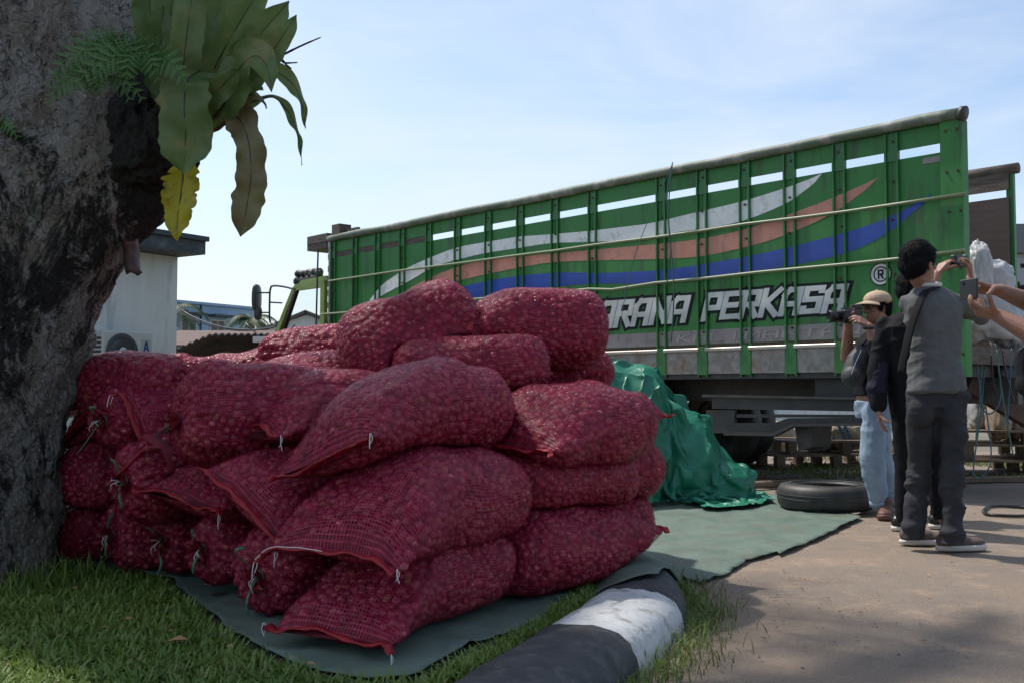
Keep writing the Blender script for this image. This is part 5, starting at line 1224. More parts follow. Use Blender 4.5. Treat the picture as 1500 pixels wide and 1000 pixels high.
def head(c, face, up=Vector((0, 0, 1)), s=1.0):
    c = Vector(c); f = Vector(face).normalized(); u = (up - f * up.dot(f)).normalized(); r = f.cross(u)
    Rm = Matrix((f, r * -1, u)).transposed(); 
    L = lambda x, y, z: c + (f * x + r * -y + u * z) * s
    E = lambda x, y, z, a, b, d: ell_mesh(L(x, y, z), (a * s, b * s, d * s), Rm)
    pr = [E(-.012, 0, .030, .095, .076, .088), E(.022, 0, -.030, .070, .062, .078), E(.052, 0, -.072, .034, .038, .030), E(.028, 0, -.055, .060, .056, .045)]
    pr += [cap_mesh(L(.084, 0, .022), .0085 * s, L(.104, 0, -.018), .0125 * s), E(.092, .014, -.022, .012, .009, .008), E(.092, -.014, -.022, .012, .009, .008)]    # nose
    pr += [E(.070, .032, .032, .018, .024, .009), E(.070, -.032, .032, .018, .024, .009), E(.082, 0, -.050, .014, .024, .007), E(.080, 0, -.060, .014, .021, .007), E(.062, .04, -.01, .02, .022, .018), E(.062, -.04, -.01, .02, .022, .018)]
    for sy in (-1, 1): pr += [E(-.004, sy * .077, -.004, .018, .007, .031), E(-.002, sy * .081, .012, .014, .006, .014)]
    return pr, L, Rm
def eyes(L, Rm, s, parent):
    for sy in (-1, 1):
        mb = MB(); v, f = ell_mesh(L(.0735, sy * .031, .012), (.0125 * s, .0135 * s, .0085 * s), Rm); mb.add(v, f); e = mb.build('eye', M_SOLE, parent, True, True)
        mb = MB(); v, f = ell_mesh(L(.0835, sy * .031, .012), (.004 * s, .006 * s, .006 * s), Rm); mb.add(v, f); mb.build('iris', M_DEV, parent, True, True)
        mb = MB(); mb.tube([L(.084, sy * .018, .030), L(.088, sy * .032, .034), L(.076, sy * .048, .030)], [.003, .0038, .002], 6); mb.build('eyebrow', M_HAIR, parent, True, True)
def hair(L, Rm, s, parent, cutz=-.02, puff=.012, seed=0, m=M_HAIR, drop=-.055, top=True):
    E = lambda x, y, z, a, b, d: ell_mesh(L(x, y, z), (a * s, b * s, d * s), Rm)
    pr = [E(-.052, 0, .01, .062 + puff * .5, .080 + puff * .3, .075), E(-.066, 0, drop + .02, .038, .062, .040)]
    if top: pr += [E(-.020, 0, .052, .098 + puff * .4, .082 + puff * .4, .078 + puff), E(.052, 0, .092, .038, .062, .026), E(-.0, .072, .028, .030, .018, .034), E(-.0, -.072, .028, .030, .018, .034)]
    else: pr += [E(-.0, .070, .020, .040, .016, .034), E(-.0, -.070, .020, .040, .016, .034)]
    o = skin('hair', pr, .005, m, parent, 4, lambda co: .007 * fbm(co * 28, 3, seed))
    me = o.data; n = len(me.vertices); co = np.empty(n * 3); me.vertices.foreach_get('co', co); nr = np.empty(n * 3); me.vertices.foreach_get('normal', nr); co = co.reshape(-1, 3); nr = nr.reshape(-1, 3)
    r = np.random.default_rng(seed); k = 5200; i = r.integers(0, n, k); p = co[i] - nr[i] * .002; q = nr[i]
    # strands lie down the scalp away from the whorl
    wh = np.array(L(-.05, 0, .14)) - np.array(parent.location); d = p - wh; d -= q * (d * q).sum(1)[:, None]; d /= np.linalg.norm(d, axis=1)[:, None] + 1e-6
    d = d + .35 * np.c_[fbm(p * 30, 2, 1), fbm(p * 30, 2, 2), fbm(p * 30, 2, 3)] + r.normal(0, .18, (k, 3)) + q * r.uniform(.12, .55, k)[:, None]; d /= np.linalg.norm(d, axis=1)[:, None]
    sd = np.cross(d, q); sd /= np.linalg.norm(sd, axis=1)[:, None] + 1e-6; ln = r.uniform(.018, .036, k)[:, None]; w = .0013
    mid = p + d * ln * .55; tip = p + d * ln - q * .004
    V = np.stack([p - sd * w, p + sd * w, mid + sd * w * .8, mid - sd * w * .8, tip], 1).reshape(-1, 3); b_ = np.arange(k)[:, None] * 5
    F = (b_ + np.array([[0, 1, 2, 3]])).tolist() + (b_ + np.array([[3, 2, 4]])).tolist()
    h = mesh('hair_strands', V, F, m); link('hair_strands', h, parent, kind='stuff')
    return o
def shoe(heel, toe, m, parent, h=.075, w=.048, white=True):
    heel, toe = Vector(heel), Vector(toe); d = (toe - heel); d.z = 0; L_ = d.length; d.normalize(); sd = Vector((-d.y, d.x, 0)); b = Vector((heel.x, heel.y, 0))
    P_ = lambda x, y, z: b + d * x + sd * y + Vector((0, 0, z))
    yaw = math.atan2(sd.y, sd.x)
    Rz = Matrix.Rotation(math.atan2(d.y, d.x), 3, 'Z')
    pr = [ell_mesh(P_(.05, 0, .055), (.058, w * .92, .050), Rz), ell_mesh(P_(L_ * .45, 0, .048), (.09, w, .040), Rz), ell_mesh(P_(L_ - .07, 0, .040), (.075, w * 1.05, .032), Rz), cap_mesh(P_(.06, 0, .07), .042, P_(.065, 0, .11), .040)]
    o = skin('shoe', pr, .006, m, parent, 3)
    mb = MB(); V = []; n = 28
    for z, k in ((.002, .96), (.004, 1.02), (.022, 1.05), (.030, 1.0)):
        for i in range(n):
            a = 2 * math.pi * i / n; x, y = sup(a, 2.6); V.append(P_(L_ / 2 + x * (L_ / 2 + .004) * k, y * w * (1.03 + .10 * (x > .2)) * k, z + .010 * max(0, x) ** 2 * (z > .01)))
    mb.add(V, [(i * n + k, i * n + (k + 1) % n, (i + 1) * n + (k + 1) % n, (i + 1) * n + k) for i in range(3) for k in range(n)] + [tuple(range(n))[::-1], tuple(3 * n + k for k in range(n))])
    mb.build('sole', M_SOLE if white else M_SHOEB, o.children[0] if o.children else parent, True, True) if False else mb.build('sole', M_SOLE if white else M_SHOEB, parent, True, True)
def wrk(seed, a=.007, fx=5., fz=16.):
    def f(co):
        q = co + .10 * np.c_[fbm(co * 3.2, 2, seed), fbm(co * 3.2 + 9, 2, seed), fbm(co * 3.2 + 19, 2, seed)]
        m = np.clip(.55 + 1.6 * fbm(co * 3.1 + 31, 2, seed + 5), 0, 1)
        sh = np.c_[q[:, 0] * fx * .8 + q[:, 2] * fz * .45, q[:, 1] * fx * .8, q[:, 2] * fz * .7 - q[:, 0] * fx * .5]
        return 1.3 * a * m * (ridged(sh, 2, seed) - .62) + a * .9 * fbm(co * 6 + 3, 3, seed + 2)
    return f
def arm(sh, el, wr, r=(.048, .040, .027)):
    return [cap_mesh(sh, r[0], el, r[1] * .95), cap_mesh(el, r[1], Vector(el).lerp(Vector(wr), .35), r[1] * 1.02), cap_mesh(Vector(el).lerp(Vector(wr), .35), r[1] * 1.02, wr, r[2])]
def leg(h, k, a, r=(.078, .054, .036)):
    h, k, a = Vector(h), Vector(k), Vector(a); return [cap_mesh(h, r[0], k, r[1]), cap_mesh(k, r[1], k.lerp(a, .35), r[1] * 1.0), cap_mesh(k.lerp(a, .35), r[1], a, r[2])]

# --- standing man seen from behind, photographing
def man_grey():
    Y = 5.75; g = lambda x, y, dy=0: P(x, y, Y + dy)
    o = G(1372, 800); root = empty('person', (o.x, o.y, 0), 0, label='man seen from behind in grey t-shirt and charcoal trousers holding up a camera', cat='person')
    yw = R(25)      # line of the shoulders recedes slightly to the right
    hc = g(1347, 390, .0); face = Vector((.86, .50, .02))
    hp, L, Rm = head(hc, face, s=1.0)
    shL, shR = g(1332, 446, .04), g(1406, 445, .07); elL, wrL = g(1352, 462, .33), g(1372, 402, .40); elR, wrR = g(1438, 466, .22), g(1421, 409, .34)
    hipL, hipR = g(1350, 580, .02), g(1394, 580, .0); knL, knR = g(1348, 685, .10), g(1396, 686, -.02); anL, anR = g(1338, 778, .08), g(1394, 787, -.06)
    tor = [(g(1371, 574, .02), .172, .122, yw), (g(1371, 560, .02), .172, .122, yw), (g(1370, 525, .03), .156, .108, yw), (g(1367, 480, .03), .170, .112, yw), (g(1367, 452, .03), .190, .102, yw), (g(1365, 438, .03), .176, .086, yw), (g(1361, 427, .03), .118, .070, yw), (g(1358, 419, .03), .070, .058, yw)]
    body = hp + [cap_mesh(g(1360, 425, .03), .056, hc + Vector((-.01, .0, -.06)), .052), loft([(c, w * .84, d * .84, y) for c, w, d, y in tor])]
    body += arm(shL, elL, wrL) + arm(shR, elR, wrR) + leg(hipL, knL, anL, (.062, .042, .030)) + leg(hipR, knR, anR, (.062, .042, .030))
    cm = g(1405, 383, .42)
    body += hand(wrL, (.45, .05, .60), (.7, .2, -.1), (-.3, -.7, .3), .95, (.35, .5, .4), thumb=(.8, .4))
    body += hand(wrR, (-.05, .05, 1), (-.9, .1, .1), (-.2, -1, .0), .95, (.35, .8, .5), thumb=(.9, .4))
    skin('body', body, .0048, M_SKIN, root, 3)
    eyes(L, Rm, 1.0, root); hair(L, Rm, 1.0, root, seed=3, puff=.022, drop=-.05)
    sh = [loft([(c, w * .97 + .004, d * 1.06 + .004, y) for c, w, d, y in tor])] + [cap_mesh(shL, .058, Vector(shL).lerp(Vector(elL), .75), .052), cap_mesh(shR, .062, Vector(shR).lerp(Vector(elR), .90), .056), cap_mesh(g(1350, 432, .02), .05, shL, .054), cap_mesh(g(1380, 432, .05), .05, shR, .056)]
    skin('t_shirt', sh, .0065, M_SHIRTG, root, 16, wrk(11, .020, 5., 12.))
    V = MB(); pts = [g(1359, 421, .02) + Vector((math.cos(a) * .070, math.sin(a) * .066, .016 + .010 * math.sin(a))) for a in np.linspace(0, 6.283, 24)]
    V.tube(pts, .008, 6, flat=1.6).build('collar', M_SOLE, root, True, True)
    tr = [loft([(g(1371, 598, .02), .158, .115, yw), (g(1371, 578, .02), .168, .118, yw), (g(1371, 564, .02), .158, .110, yw)])] + leg(hipL, knL, anL + Vector((0, 0, -.05)), (.096, .068, .058)) + leg(hipR, knR, anR + Vector((0, 0, -.05)), (.098, .070, .060)) + [ell_mesh(g(1351, 602, -.03), (.082, .075, .10)), ell_mesh(g(1392, 602, -.04), (.082, .075, .10)), ell_mesh(anL + Vector((0, 0, .03)), (.070, .072, .05)), ell_mesh(anR + Vector((0, 0, .03)), (.072, .074, .05))]
    skin('trousers', tr, .0075, M_TROUS, root, 4, wrk(13, .022, 6., 14.), hem=.062)
    shoe(G(1320, 797), G(1366, 797) + Vector((.09, .02, 0)), M_SHOEG, root); shoe(G(1374, 806), G(1431, 805) + Vector((.05, .02, 0)), M_SHOEG, root)
    # strap across the back
    pts = [g(1372, 421, -.03), g(1355, 428, -.09), g(1344, 450, -.105), g(1334, 480, -.10), g(1326, 515, -.09), g(1320, 545, -.06)]
    MB().tube(catmull(pts, 5), .030, 10, flat=.16).build('shoulder_strap', M_BLACKC, root, True, True)
    return cm
cm = man_grey()
cr = empty('camera', cm, R(25), label='small black camera held up by the man in grey', cat='camera')
MB().box((-.058, -.018, -.036), (.058, .018, .036), bev=.006).build('casing', M_DEV, cr); MB().box((-.045, -.0215, -.028), (.030, -.0185, .028)).build('screen', M_SCREEN, cr)
MB().cyl((0.01, .018, 0), (.01, .055, 0), .027, 24).build('lens', M_DEV, cr, True); MB().cyl((.04, 0, .036), (.04, 0, .043), .008, 12).build('button', M_CHROME, cr)

# --- man in a tan cap
def man_cap():
    Y = 7.35; g = lambda x, y, dy=0: P(x, y, Y + dy)
    o = G(1288, 752); root = empty('person', (o.x, o.y, 0), 0, label='man in tan cap and light blue jeans filming with a video camera', cat='person')
    yw = R(115); hc = g(1284, 452); face = Vector((-.93, -.30, -.05)); hp, L, Rm = head(hc, face)
    shL, shR = g(1300, 500, -.12), g(1277, 500, .16); elL, wrL = g(1290, 548, -.28), g(1273, 478, -.22); elR, wrR = g(1240, 524, .08), g(1243, 476, -.05)
    hipL, hipR = g(1283, 600, -.06), g(1285, 600, .12); knL, knR = g(1277, 668, -.08), g(1290, 668, .16); anL, anR = g(1288, 738, -.04), g(1306, 735, .22)
    tor = [(g(1283, 600), .155, .115, yw), (g(1282, 580), .155, .118, yw), (g(1284, 545), .150, .112, yw), (g(1288, 515), .172, .122, yw), (g(1290, 500), .185, .112, yw), (g(1291, 489), .140, .085, yw), (g(1291, 483), .07, .06, yw)]
    body = hp + [cap_mesh(g(1291, 488), .058, hc + Vector((.02, 0, -.06)), .054), loft([(c, w * .92, d * .92, y) for c, w, d, y in tor])] + arm(shL, elL, wrL) + arm(shR, elR, wrR, (.05, .043, .029)) + leg(hipL, knL, anL) + leg(hipR, knR, anR)
    body += hand(wrL, (-.75, .0, .5), (-.3, .6, -.5), (.1, -.3, 1), .95, (.3, .6, .5)) + hand(wrR, (-.1, .0, 1), (.5, -.2, .4), (.3, -.8, 0), .95, (.6, .7, .5))
    skin('body', body, .005, M_SKIN, root, 3); eyes(L, Rm, 1, root)
    hair(L, Rm, .97, root, seed=8, puff=.0, drop=-.045, top=False)
    # glasses
    mb = MB()
    for sy in (-1, 1):
        mb.tube([L(.093, sy * .032 + .022 * math.cos(a), .012 + .017 * math.sin(a)) for a in np.linspace(0, 6.283, 16)], .0022, 5); mb.tube([L(.092, sy * .054, .014), L(.0, sy * .084, .012)], .0022, 5)
    mb.tube([L(.095, -.01, .014), L(.095, .01, .014)], .002, 5).build('glasses', M_DEV, root, True, True)
    # cap
    pr = [ell_mesh(L(-.012, 0, .060), (.106, .090, .070), Rm)]
    cap = skin('cap', pr, .006, M_CAP, root, 3, lambda co: np.zeros(len(co)))
    V = []; n = 15
    for t in (0, .5, 1):
        for dz in (0, .006):
            for k in range(n):
                a = (k / (n - 1) - .5) * 2.3; rr_ = .092 + .072 * t * math.cos(a * .78); V.append(L(-.005 + math.cos(a) * rr_, math.sin(a) * rr_ * .86, .052 - .020 * t - .018 * (a / 1.15) ** 2 + dz))
    Fc = []
    for t in range(2):
        for dz in (0, 1):
            for k in range(n - 1):
                a_ = (t * 2 + dz) * n + k; b_ = ((t + 1) * 2 + dz) * n + k; Fc.append((a_, a_ + 1, b_ + 1, b_) if dz else (a_, b_, b_ + 1, a_ + 1))
    for k in range(n - 1): Fc.append((4 * n + k, 5 * n + k, 5 * n + k + 1, 4 * n + k + 1))
    MB().add(V, Fc).build('brim', M_CAP, cap, True, True) if False else link('brim', mesh('brim', V, Fc, M_CAP, True), root, True)
    MB().lathe([(.0, .008), (.007, .006), (.009, 0)], 10, Matrix.Translation(L(-.012, 0, .130))).build('cap_button', M_CAP, root, True, True)
    sh = [loft([(c, w * 1.05 + .004, d * 1.08 + .006, y) for c, w, d, y in tor[1:]])] + [cap_mesh(shL, .062, Vector(shL).lerp(Vector(elL), .9), .056), cap_mesh(Vector(elL), .058, Vector(elL).lerp(Vector(wrL), .6), .046), cap_mesh(shR, .066, Vector(shR).lerp(Vector(elR), .62), .062)]
    skin('jacket', sh, .008, M_BLACKC, root, 12, wrk(21, .012, 6, 12))
    MB().tube(catmull([g(1277, 488, -.09), g(1270, 510, -.13), g(1268, 530, -.14)], 5), .03, 8, flat=.4).build('shirt_front', M_SHIRTG, root, True, True)
    tr = [loft([(g(1284, 612), .150, .118, yw), (g(1283, 592), .160, .125, yw), (g(1282, 586), .156, .122, yw)])] + leg(hipL, knL, anL, (.095, .088, .062)) + leg(hipR, knR, anR, (.095, .088, .062))
    skin('jeans', tr, .008, M_JEANS, root, 4, wrk(23, .012, 6, 10))
    for a_ in (anL, anR): MB().lathe([(.062, -.02), (.067, -.02), (.068, .025), (.063, .027)], 20, Matrix.Translation(a_)).build('turn_up', M_JEANS, root, True, True)
    shoe(anL + Vector((.07, .02, 0)), anL + Vector((-.02, -.24, 0)) if False else anL + Vector((.20, -.13, 0)) * 0 + Vector((-.05, -.22, 0)), M_SHOEB, root, white=False)
    shoe(anR + Vector((.03, .06, 0)), anR + Vector((.10, -.18, 0)), M_SHOEB, root, white=False)
    MB().tube([wrL + Vector((.012 * 0 + .033 * math.cos(a), .033 * math.sin(a), -.012)) for a in np.linspace(0, 6.283, 16)], .010, 6, flat=1).build('wristwatch', M_DEV, root, True, True)
    # bag slung in front
    pr = [ell_mesh(g(1258, 533, -.10), (.095, .10, .15), Matrix.Rotation(R(25), 3, 'Y')), ell_mesh(g(1252, 550, -.12), (.085, .10, .08))]
    bag = skin('sling_bag', pr, .008, M_BAG, root, 8, wrk(29, .020, 10, 9))
    MB().tube(catmull([g(1262, 505, -.14), g(1275, 495, -.15), g(1296, 487, -.10), g(1304, 492, .0)], 5), .018, 8, flat=.3).build('bag_strap', M_BLACKC, root, True, True)
    MB().tube(catmull([g(1262, 512, -.215), g(1254, 530, -.225), g(1247, 548, -.225)], 5), .003, 5).build('zip', M_CHROME, root, True, True)
    return g(1243, 464, -.08)
vc = man_cap()
vr = empty('video_camera', vc, R(-170), label='black video camera with lens pointing left held by the man in the cap', cat='camera')
MB().box((-.09, -.045, -.045), (.06, .045, .050), bev=.012).build('casing', M_DEV, vr)
MB().lathe([(.0, .06), (.034, .06), (.036, .10), (.042, .105), (.043, .15), (.035, .155), (.030, .13), (.0, .125)], 28, Matrix.Rotation(R(90), 4, 'Y')).build('lens', M_DEV, vr, True)
MB().box((-.10, -.022, .052), (-.02, .022, .085), bev=.006).build('viewfinder', M_DEV, vr); MB().box((-.03, -.02, .052), (.05, .02, .062)).build('top_handle', M_DARK2, vr)

# --- man in black
def man_black():
    Y = 6.55; g = lambda x, y, dy=0: P(x, y, Y + dy)
    o = G(1345, 776); root = empty('person', (o.x, o.y, 0), 0, label='person dressed in black standing between the two photographers, arm hanging down', cat='person')
    yw = R(20); hc = g(1334, 428); face = Vector((.5, .85, 0)); hp, L, Rm = head(hc, face)
    shL, shR = g(1296, 478), g(1378, 480, .08); elL, wrL = g(1284, 545, -.02), g(1287, 598, -.06); elR, wrR = g(1392, 545, .15), g(1385, 560, .30)
    hipL, hipR = g(1326, 605), g(1362, 605, .04); knL, knR = g(1326, 690, .02), g(1370, 690, .1); anL, anR = g(1324, 763, .02), g(1378, 760, .12)
    tor = [(g(1344, 610), .160, .115, yw), (g(1342, 590), .165, .118, yw), (g(1338, 545), .160, .110, yw), (g(1336, 500), .175, .115, yw), (g(1336, 480), .188, .108, yw), (g(1336, 466), .145, .085, yw), (g(1336, 458), .07, .06, yw)]
    body = hp + [cap_mesh(g(1336, 462), .056, hc + Vector((0, 0, -.06)), .052), loft([(c, w * .92, d * .92, y) for c, w, d, y in tor])] + arm(shL, elL, wrL) + arm(shR, elR, wrR) + leg(hipL, knL, anL) + leg(hipR, knR, anR)
    body += hand(wrL, (.10, .0, -1), (.8, -.3, 0), (.1, -1, 0), .95, (.25, .35, .3)) + hand(wrR, (-.3, .6, .1), (-.5, -.3, -.5), (0, 0, 1), .95)
    skin('body', body, .005, M_SKIN, root, 3); eyes(L, Rm, 1, root); hair(L, Rm, 1.0, root, seed=14, puff=.012)
    sh = [loft([(c, w * 1.06 + .006, d * 1.1 + .008, y) for c, w, d, y in tor])]
    sh += [cap_mesh(shL, .062, Vector(elL), .058), cap_mesh(elL, .058, Vector(elL).lerp(Vector(wrL), .9), .050), cap_mesh(shR, .062, Vector(elR), .056), cap_mesh(elR, .056, Vector(elR).lerp(Vector(wrR), .8), .050)]
    skin('jacket', sh, .008, M_BLACKC, root, 12, wrk(31, .014, 7, 12))
    skin('rolled_sleeve', [cap_mesh(g(1290, 535, -.03), .056, g(1284, 568, -.03), .066), cap_mesh(g(1284, 568, -.03), .066, g(1285, 588, -.04), .048)], .007, M_NAVYC, root, 6, wrk(33, .024, 14, 12))
    tr = [loft([(g(1344, 622), .155, .115, yw), (g(1344, 604), .168, .122, yw), (g(1343, 594), .165, .120, yw)])] + leg(hipL, knL, anL, (.090, .064, .050)) + leg(hipR, knR, anR, (.090, .064, .050))
    skin('trousers', tr, .008, M_BLACKC, root, 4, wrk(35, .012, 6, 18), hem=.06)
    shoe(anL + Vector((-.055, -.01, 0)), anL + Vector((.10, .20, 0)), M_DEV, root); shoe(anR + Vector((-.055, -.01, 0)), anR + Vector((.12, .18, 0)), M_DEV, root)
man_black()

# --- person at the right edge, arms reaching in
def man_right():
    Y = 4.45; g = lambda x, y, dy=0: P(x, y, Y + dy)
    o = G(1592, 873); root = empty('person', (o.x, o.y, 0), 0, label='person at the right edge, bare forearms stretched out to hold a phone', cat='person')
    yw = R(105); hc = g(1580, 340); face = Vector((-.95, .28, -.05)); hp, L, Rm = head(hc, face)
    shL, shR = g(1580, 432, -.17), g(1568, 428, .19)
    elL, wrL = g(1535, 500, -.16), g(1462, 463, -.02); elR, wrR = g(1538, 455, .22), g(1465, 426, .09)
    hipL, hipR = g(1585, 640, -.08), g(1582, 640, .10); knL, knR = g(1588, 755, -.10), g(1580, 755, .14); anL, anR = g(1598, 848, -.08), g(1592, 842, .20)
    tor = [(g(1582, 650), .165, .125, yw), (g(1580, 610), .170, .128, yw), (g(1574, 560), .165, .145, yw), (g(1574, 500), .178, .135, yw), (g(1576, 445), .192, .118, yw), (g(1580, 418), .150, .09, yw), (g(1580, 408), .07, .06, yw)]
    body = hp + [cap_mesh(g(1580, 412), .06, hc + Vector((.01, 0, -.06)), .055), loft([(c, w * .92, d * .92, y) for c, w, d, y in tor])] + arm(shL, elL, wrL, (.056, .047, .030)) + arm(shR, elR, wrR, (.056, .047, .030)) + leg(hipL, knL, anL) + leg(hipR, knR, anR)
    # near (left) hand cups the phone from below, far hand pinches it from above with a finger raised
    body += hand(wrL, (-.98, .10, .30), (.0, .30, 1), (.05, -.4, .9), 1.0, each=[(.15, .55, .6), (.35, .7, .6), (.5, .8, .6), (.6, .8, .6)], thumb=(.6, .7), tcurl=.35)
    body += hand(wrR, (-.95, -.12, .10), (-.1, -.35, -1), (-.2, -.9, .1), 1.0, each=[(-.25, .25, .35), (.15, .7, .6), (.35, .8, .6), (.5, .8, .6)], thumb=(.7, .5), tcurl=.5)
    skin('body', body, .0042, M_SKIN, root, 3); eyes(L, Rm, 1, root); hair(L, Rm, 1.0, root, seed=24)
    sh = [loft([(c, w * 1.05 + .004, d * 1.06 + .004, y) for c, w, d, y in tor])] + [cap_mesh(shL, .072, Vector(shL).lerp(Vector(elL), .62), .066), cap_mesh(shR, .072, Vector(shR).lerp(Vector(elR), .62), .066)]
    skin('t_shirt', sh, .008, M_SHIRTG, root, 4, wrk(41, .010, 4, 16))
    skin('black_bag', [ell_mesh(g(1522, 540, -.05), (.085, .14, .12)), ell_mesh(g(1516, 560, -.05), (.07, .12, .07))], .008, M_BLACKC, root, 3, wrk(43, .012, 8, 8))
    tr = [loft([(g(1582, 665), .160, .125, yw), (g(1582, 640), .172, .132, yw), (g(1580, 622), .170, .130, yw)])] + leg(hipL, knL, anL, (.095, .075, .062)) + leg(hipR, knR, anR, (.095, .075, .062))
    skin('trousers', tr, .008, M_TROUS, root, 4, wrk(45, .012, 6, 12), hem=.06)
    shoe(anL + Vector((.06, 0, 0)), anL + Vector((-.2, .04, 0)), M_SHOEG, root); shoe(anR + Vector((.06, 0, 0)), anR + Vector((-.2, .06, 0)), M_SHOEG, root)
    MB().tube([g(1448, 430, .05) + Vector((0, .011 * math.cos(a), .011 * math.sin(a))) for a in np.linspace(0, 6.283, 12)], .0022, 5).build('ring', M_CHROME, root, True, True)
    return g(1425, 424, .02)
pc = man_right()
pr_ = empty('phone', pc, R(16), label='dark phone held in both outstretched hands at the right edge', cat='phone')
MB().box((-.026, -.055, -.045), (-.015, .055, .045), bev=.004).build('casing', M_DEV, pr_); MB().box((-.0148, -.050, -.040), (-.0138, .050, .040)).build('screen', M_SCREEN, pr_)
MB().cyl((-.026, .03, .028), (-.031, .03, .028), .008, 12).build('camera_lens', M_SCREEN, pr_)

# ------------------------------------------------------------ tree
def tree():
    root = empty('big_tree', (-2.35, 4.45, 0), 0, label='massive old tree with dark patchy bark, ferns growing on its trunk', cat='tree')
    edge = [(0, 76), (.1, 73), (.45, 70), (.75, 76), (.95, 94), (1.1, 112), (1.28, 140), (1.4, 165), (1.52, 195), (1.62, 228), (1.72, 256), (1.80, 262), (1.92, 250), (2.05, 228), (2.25, 222), (2.6, 216), (3.2, 206), (4.2, 190), (5.2, 170)]
    # right outline is given in photo px at depth Y0 for a height z
    Y0 = 4.45; NZ, NT = 420, 360; zs = np.linspace(-.1, 5.0, NZ); V = np.empty((NZ, NT, 3)); th = np.linspace(0, 2 * np.pi, NT, endpoint=False)
    ex = np.array([(px - 750) / F * Y0 for z, px in edge]); ez = np.array([z for z, _ in edge]); E = np.interp(zs, ez, ex); ker = np.ones(9) / 9; E[4:-4] = np.convolve(E, ker, 'valid')
    lx = np.interp(zs, [-.1, .1, .4, 1.2, 2.5, 5], [-2.98, -2.92, -2.86, -2.86, -2.95, -2.95])
    base_r = np.interp(zs, [-.1, .05, .4, 1.0, 5], [.50, .46, .43, .43, .46])
    for i, z in enumerate(zs):
        cx = lx[i] + base_r[i]; br = E[i] - cx                 # distance to the right outline
        w = np.clip(np.cos(th), 0, 1) ** 1.6; r = base_r[i] * (1 - w) + br * w
        V[i, :, 0] = cx + np.cos(th) * r; V[i, :, 1] = 4.45 + np.sin(th) * (base_r[i] + .25 * w * max(0, br - base_r[i])); V[i, :, 2] = z
    P3 = V.reshape(-1, 3); out = np.stack([np.cos(th), np.sin(th), np.zeros(NT)], 1)[None].repeat(NZ, 0).reshape(-1, 3)
    q = P3 + .10 * np.c_[fbm(P3 * 2.2, 3, 61), fbm(P3 * 2.2 + 7, 3, 62), fbm(P3 * 2.2 + 14, 3, 63)]
    d = .060 * fbm(q * np.array([2.4, 2.4, 1.3]), 4, 64) - .050 * (ridged(q * np.array([8, 8, 3.0]), 4, 65) - .6) - .030 * np.maximum(0, ridged(q * np.array([20, 20, 8]), 3, 66) - .55) + .010 * fbm(q * 60, 3, 67)
    # bark plates: a few scaled patches standing proud
    pl = np.clip(fbm(q * np.array([5, 5, 3.2]) + 50, 3, 68) * 5, -.2, 1); d += .016 * pl
    P3 = P3 + out * d[:, None]
    Fc = [(i * NT + k, i * NT + (k + 1) % NT, (i + 1) * NT + (k + 1) % NT, (i + 1) * NT + k) for i in range(NZ - 1) for k in range(NT)]
    m = bpy.data.materials.new('bark'); m.use_nodes = True; N = m.node_tree.nodes; Lk = m.node_tree.links; b = N['Principled BSDF']; b.inputs['Roughness'].default_value = .85
    tc = N.new('ShaderNodeTexCoord'); mp = N.new('ShaderNodeMapping'); mp.inputs['Scale'].default_value = (1, 1, .55); Lk.new(tc.outputs['Object'], mp.inputs[0])
    def nz(sc, det=8, ro=.65, off=0):
        n = N.new('ShaderNodeTexNoise'); n.inputs['Scale'].default_value = sc; n.inputs['Detail'].default_value = det; n.inputs['Roughness'].default_value = ro; n.inputs['Distortion'].default_value = .6
        if off:
            a = N.new('ShaderNodeVectorMath'); a.inputs[1].default_value = (off, off, off); Lk.new(mp.outputs[0], a.inputs[0]); Lk.new(a.outputs[0], n.inputs['Vector'])
        else: Lk.new(mp.outputs[0], n.inputs['Vector'])
        return n.outputs['Fac']
    def mr(s_, a, c): n = N.new('ShaderNodeMapRange'); n.inputs[1].default_value = a; n.inputs[2].default_value = c; Lk.new(s_, n.inputs[0]); return n.outputs[0]
    def mix(f, A_, B_):
        n = N.new('ShaderNodeMix'); n.data_type = 'RGBA'; Lk.new(f, n.inputs['Factor'])
        for k, x in (('A', A_), ('B', B_)):
            if isinstance(x, tuple): n.inputs[k].default_value = (*x, 1)
            else: Lk.new(x, n.inputs[k])
        return n.outputs['Result']
    c = mix(mr(nz(6), .35, .65), (0.44, 0.385, 0.325), (0.26, 0.215, 0.175))
    c = mix(mr(nz(3.1, 9, .75, 3), .50, .56), c, (0.46, 0.43, 0.39))
    c = mix(mr(nz(2.3, 12, .78, 11), .500, .545), c, (0.020, 0.018, 0.016))
    c = mix(mr(nz(7.5, 9, .75, 23), .57, .63), c, (0.34, 0.33, 0.31))
    c = mix(mr(nz(3.5, 8, .7, 31), .62, .72), c, (0.045, 0.06, 0.02))
    va = N.new('ShaderNodeMapping'); va.inputs['Scale'].default_value = (17, 17, 4.2); wa_ = N.new('ShaderNodeVectorMath'); wa_.operation = 'MULTIPLY_ADD'; wn_ = N.new('ShaderNodeTexNoise'); wn_.inputs['Scale'].default_value = 5; wn_.inputs['Detail'].default_value = 6
    Lk.new(tc.outputs['Object'], wn_.inputs['Vector']); Lk.new(wn_.outputs['Color'], wa_.inputs[0]); wa_.inputs[1].default_value = (.5, .5, .5); Lk.new(tc.outputs['Object'], wa_.inputs[2]); Lk.new(wa_.outputs[0], va.inputs[0])
    vv = N.new('ShaderNodeTexVoronoi'); vv.feature = 'DISTANCE_TO_EDGE'; vv.inputs['Scale'].default_value = 1; Lk.new(va.outputs[0], vv.inputs['Vector'])
